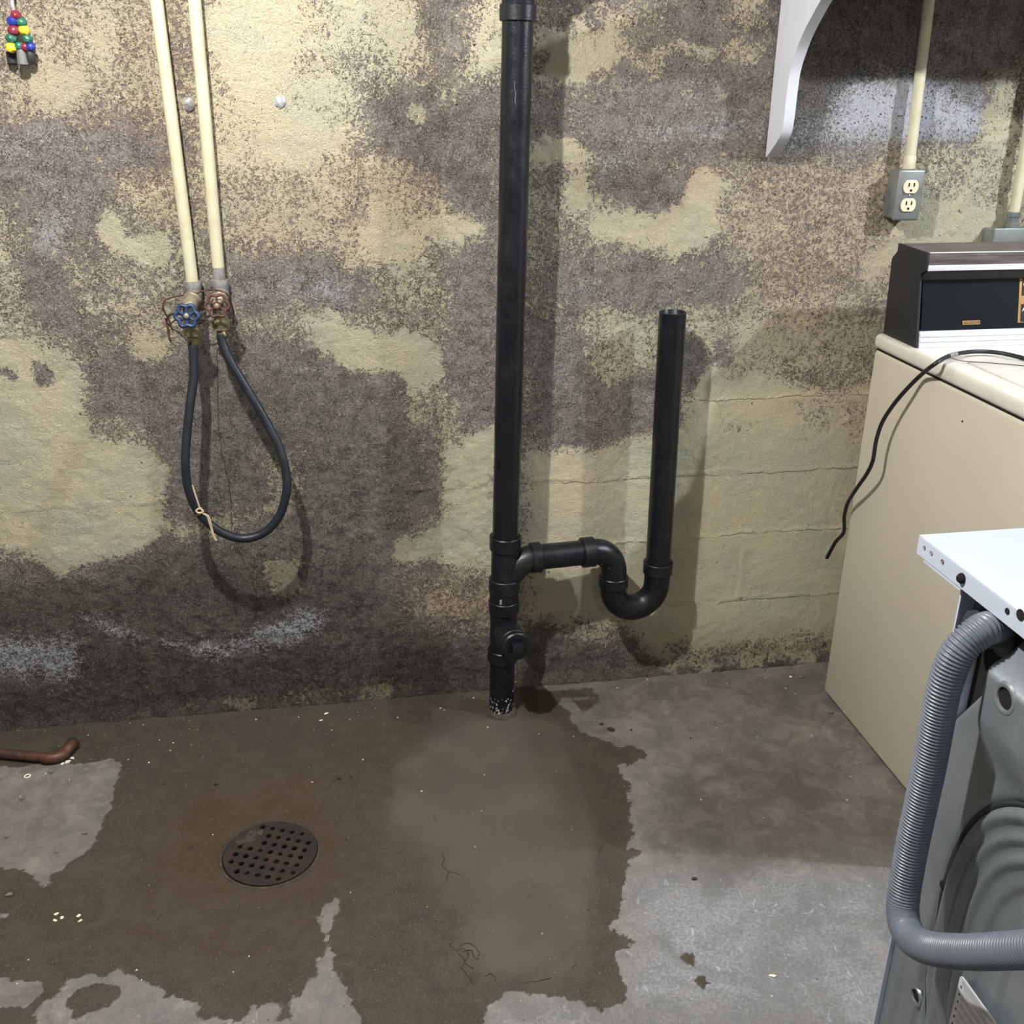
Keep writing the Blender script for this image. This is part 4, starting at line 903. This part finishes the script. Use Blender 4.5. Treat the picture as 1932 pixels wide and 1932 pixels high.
# resample evenly so the ribs keep one pitch
cum = [0]
for a_, b_ in zip(hb, hb[1:]): cum.append(cum[-1]+(b_-a_).length)
pitch = .0041; per = 6; NN = int(cum[-1]/pitch*per); res = []; j = 0
for i in range(NN+1):
    s_ = i*pitch/per
    while j < len(cum)-2 and cum[j+1] < s_: j += 1
    t_ = (s_-cum[j])/max(cum[j+1]-cum[j], 1e-9); res.append(hb[j].lerp(hb[j+1], min(1, t_)))
corner = min(range(len(res)), key=lambda i: (res[i]-xp(1712, 1756, WXB-.069)).length)
def hr_(i):
    d = abs(i-corner)/per*pitch; amp = .0011*min(1, max(.03, (d-.03)/.06)) if i > corner-0 else .0011*min(1, max(.03, (d-.028)/.035))
    return .0179-2.5*amp*((1-math.cos(2*math.pi*i/per))/2)**1.6+.0003*max(0, 1-d/.06)
mesh('drain_hose', tube(res, hr_, 28), GREYHOSE, ws, angle=180, label='grey corrugated drain hose')
y_, z_ = pc_(1889, 1187, WXB+.03)
mesh('hose_boot', [lathe([(.031, -.004), (.031, .004), (.024, .009), (.0215, .018), (.0200, .038)], (WXB+.034, y_, z_), (-1, .16, .0), 24)], PORT, ws, label='dark rubber boot')
# paper label
def plab(px, py): y__, z__ = pc_(px, py); return y__, z__
a0 = plab(1813, 1838); a1 = plab(1880, 1905)
lw = (a0[0]-a1[0])*1.0; ly0, lz1 = a0[0], a0[1]; LWD, LHT = .070, .11
lx = min(px_at(ly0-u_*LWD, lz1-v_*LHT) for u_ in (0, .5, 1) for v_ in (0, .4, .8))-.0016
LM = Matrix(((0, 0, -1, lx), (-1, 0, 0, ly0), (0, 1, 0, lz1), (0, 0, 0, 1)))
lb = mesh('label', plate([(u_+LWD/2, v_-LHT/2) for u_, v_ in rrect(LWD, LHT, .006)], [], .0012, .0002, LM), PAPER, ws, label='white printed paper label')
tri = []; lines = []
rl = random.Random(5)
for k in range(9):
    yy = -.0145-k*.0115
    tri.append(prism([(.004, yy), (.0075, yy), (.00575, yy+.0032)], .0006, .0010, lambda a_, b_, d: LM @ Vector((a_, b_, d))))
    for q in range(3):
        lines.append(rbox((.010, yy+.0028-q*.0028, .0006), (.010+rl.uniform(.030, .052), yy+.0036-q*.0028, .00085), 0, 1, LM))
for q in range(3): lines.append(rbox((.006, -.0045-q*.0026, .0006), (.062-q*.008, -.0032-q*.0026, .00085), 0, 1, LM))
mesh('bullet', tri, BLACKINK, lb, smooth=False); mesh('printed_lines', lines, GREYINK, lb, smooth=False)

# ------------------------------------------------------------------ copper pipe on the floor
cz = .014
c0 = [fp(-420, 1386, cz), fp(0, 1421, cz), fp(60, 1427, cz), fp(86, 1429, cz)]
cpz = thing('copper_pipe', c0[1], 'tarnished copper pipe lying along the floor at the left', 'pipe')
mesh('tube', tube(c0, .0112, 18), COPPER, cpz)
e_ = [fp(82, 1429, cz), fp(98, 1430, cz), fp(112, 1427, cz), fp(123, 1419, cz), fp(131, 1410, cz+.003), fp(137, 1403, cz+.002)]
mesh('elbow', tube(spline(e_, 6), .0130, 18), COPPER, cpz)
es = spline(e_, 6); mesh('elbow_end', tube([es[-2], es[-1], es[-1]+(es[-1]-es[-2]).normalized()*.006], lambda i: .0140, 18), DARKSOLDER, cpz, label='dark end of the elbow')

# ------------------------------------------------------------------ floor drain
fd = thing('floor_drain', (DRC.x, DRC.y, -.012), 'round rusty floor drain grate full of holes in the wet floor', 'drain')
holes = []; sp_ = .0305; th = math.radians(24)
for i in range(-6, 7):
    for j in range(-6, 7):
        x = (i+.5*(j % 2))*sp_; y = j*.0163
        X_, Y_ = x*math.cos(th)-y*math.sin(th), x*math.sin(th)+y*math.cos(th)
        if math.hypot(X_, Y_) < .083 and math.hypot(X_+.040, Y_-.052) > .030: holes.append(circle(X_, Y_, .0066+random.uniform(-.0007, .0005), 14))
GZ = -.0125
mesh('grate', plate(circle(0, 0, .0935, 64), holes, .007, .0008, Matrix.Translation((DRC.x, DRC.y, GZ))), GRATE, fd, smooth=False)
mesh('rim', lathe([(.0955, -.05), (.0955, -.0125), (.0965, -.0112), (.099, -.0108), (.102, -.0118), (.104, -.02)], (DRC.x, DRC.y, 0), (0, 0, 1), 64, cap=False), MUD, fd)
mesh('pit', lathe([(.0945, -.018), (.0945, -.11), (.0001, -.11)], (DRC.x, DRC.y, 0), (0, 0, 1), 48, cap=False), DARK, fd)
mesh('grime', [blob((DRC.x-.040+dx, DRC.y+.052+dy, GZ+.003), s, s*.6, .005, 40+i, 2, .3, .5) for i, (dx, dy, s) in enumerate(((0, 0, .020), (-.016, -.010, .014), (.014, .010, .013), (.0, .014, .010)))], MUD, fd, label='lump of wet grime')

# ------------------------------------------------------------------ loose bits on the floor
def bit(name, px, py, sx, sy, sz, mat, lab, cat, group=None, rz=0, seed=1, rough=.22):
    p = fp(px, py); z = fz(p.x, p.y)
    o = mesh(name, blob((p.x, p.y, z+sz*.55), sx, sy, sz, seed, 1 if mat is CHIP else 2, .34 if mat is CHIP else rough, rz), mat, loc=(p.x, p.y, z), angle=35)
    return tag(o, lab, cat, group)
bit('paint_chip', 615, 1347, .0070, .0040, .0014, CHIP, 'larger white paint chip near the wall between pipes and stack', 'paint chip', rz=.7, seed=2)
bit('paint_chip', 605, 1359, .0048, .0030, .0014, CHIP, 'smaller white paint chip in front of the larger one near the wall', 'paint chip', rz=.2, seed=3)
for i, (x, y, s, wh) in enumerate(((106, 1724, .0060, 'back'), (117, 1731, .0052, 'right hand'), (104, 1737, .0056, 'front'))):
    bit('paint_chip', x, y, s, s*.6, .0014, CHIP, wh+' white paint chip in the trio at the lower left floor', 'paint chip', 'trio of white chips', rz=.4+i, seed=10+i)
for i, (x, y, s, wh) in enumerate(((149, 1728, .0052, 'back'), (151, 1737, .0056, 'front'))):
    bit('paint_chip', x, y, s, s*.55, .0014, CHIP, wh+' white paint chip in the pair right of the trio', 'paint chip', 'pair of white chips', rz=.6, seed=15+i)
bit('paint_chip', 1458, 1842, .0062, .0038, .0016, CHIP, 'lone white chip on the bright front right floor', 'paint chip', rz=-.2, seed=22)
bit('paint_chip', 1533, 1249, .0085, .0045, .0020, CHIP, 'pale chip at the wall foot beside the dryer', 'paint chip', rz=-.3, seed=23)
p = fp(52, 1466); rg = tag(mesh('washer_ring', tube([Vector((p.x+.0060*math.cos(q), p.y+.0060*math.sin(q), fz(p.x, p.y)+.002)) for q in np.linspace(0, 2*math.pi, 20)[:-1]], .0018, 8, closed=True), CHIP, loc=(p.x, p.y, fz(p.x, p.y))), 'small white ring on the dry floor below the copper pipe', 'ring')
for x, y, s, m, lab, sd in ((640, 1468, .0068, DSTONE, 'dark pebble behind and right of the floor drain', 31), (662, 1466, .0045, DSTONE, 'smaller dark crumb right of the dark pebble', 32),
        (408, 1478, .0060, DSTONE, 'dark crumb behind the floor drain', 33), (403, 1488, .0042, RUST, 'reddish rust crumb behind the floor drain', 34), (361, 1591, .0046, DSTONE, 'dark crumb left of the floor drain', 35), (309, 1478, .0038, DSTONE, 'small dark crumb far left behind the drain', 36),
        (42, 1507, .0080, STONE, 'grey pebble on the dry floor below the copper pipe', 37), (13, 1580, .0062, STONE, 'grey pebble at the left edge of the dry patch', 38), (18, 1690, .0072, STONE, 'grey pebble on the wet floor at the left edge', 39),
        (107, 1606, .0060, STONE, 'grey pebble at the lower tip of the dry patch', 40), (160, 1573, .0060, STONE, 'flat grey chip at the right side of the dry patch', 41), (97, 1456, .0085, STONE, 'flat grey chip just below the copper elbow', 42),
        (1152, 1377, .0100, DSTONE, 'dark crumb of debris right of the stack base', 43), (1135, 1367, .0060, DSTONE, 'smaller dark crumb behind the debris right of the stack', 44), (1191, 1377, .0045, DSTONE, 'dark speck of grit on the dry floor right of the stack', 45), (1310, 1659, .0062, DSTONE, 'dark pebble in the middle of the dry right floor', 46),
        (1303, 1393, .0036, DSTONE, 'tiny dark grit on the dry floor behind the stain', 47), (1472, 1252, .0105, DSTONE, 'dark crumb at the wall foot left of the dryer', 48), (1442, 1262, .0060, STONE, 'grey crumb at the wall foot left of the dark one', 49), (1492, 1277, .0058, CHIP, 'pale crumb on the floor near the dryer corner', 50), (1512, 1278, .0080, STONE, 'grey crumb beside the pale one near the dryer', 51),
        (1545, 1302, .0085, STONE, 'grey crumb against the dryer bottom corner', 52), (1567, 1345, .0080, STONE, 'grey crumb at the dryer base edge', 53), (1325, 1268, .0075, STONE, 'flat grey crumb at the wall foot behind the trap', 54)):
    bit('pebble', x, y, s, s*.7, s*.42, m, lab, 'pebble', rz=sd*1.3, seed=sd)
for i, (x, y, s, wh) in enumerate(((137, 1431, .0052, 'rightmost'), (127, 1438, .0060, 'largest'), (118, 1442, .0046, 'leftmost'), (131, 1436, .0036, 'smallest'))):
    bit('pebble', x, y, s, s*.8, s*.6, CHIP, wh+' whitish crumb in the row beside the copper elbow', 'pebble', 'whitish crumbs by the copper elbow', seed=60+i)
# fine grit nobody could count
rg_ = random.Random(11); grit = []
def tet(c, s):
    a = rg_.uniform(0, 6.28)
    return [Vector(c)+Vector((s*math.cos(a+q), s*math.sin(a+q), 0)) for q in (0, 2.1, 4.2)]+[Vector(c)+Vector((0, 0, s*.8))], [(0, 1, 3), (1, 2, 3), (2, 0, 3), (2, 1, 0)]
for k in range(420):
    x = rg_.uniform(-.85, 1.15); y = rg_.choice((rg_.uniform(-1.1, -.02), -abs(rg_.gauss(0, .10))-.01))
    if math.hypot(x-DRC.x, y-DRC.y) < .11 or math.hypot(x-.352, y+.113) < .07 or x > 1.17 and y < -.15: continue
    grit.append(tet((x, y, fz(x, y)), rg_.choice((.0011, .0016, .0022, .003))))
g1 = mesh('grit', grit, STONE, loc=(0, -.5, 0), smooth=False); g1['kind'] = 'stuff'; tag(g1, 'fine grit and tiny white flakes scattered over the basement floor', 'grit')
g1.data.materials.append(CHIP)
for p_ in g1.data.polygons:
    if p_.index >= 300*4: p_.material_index = 1
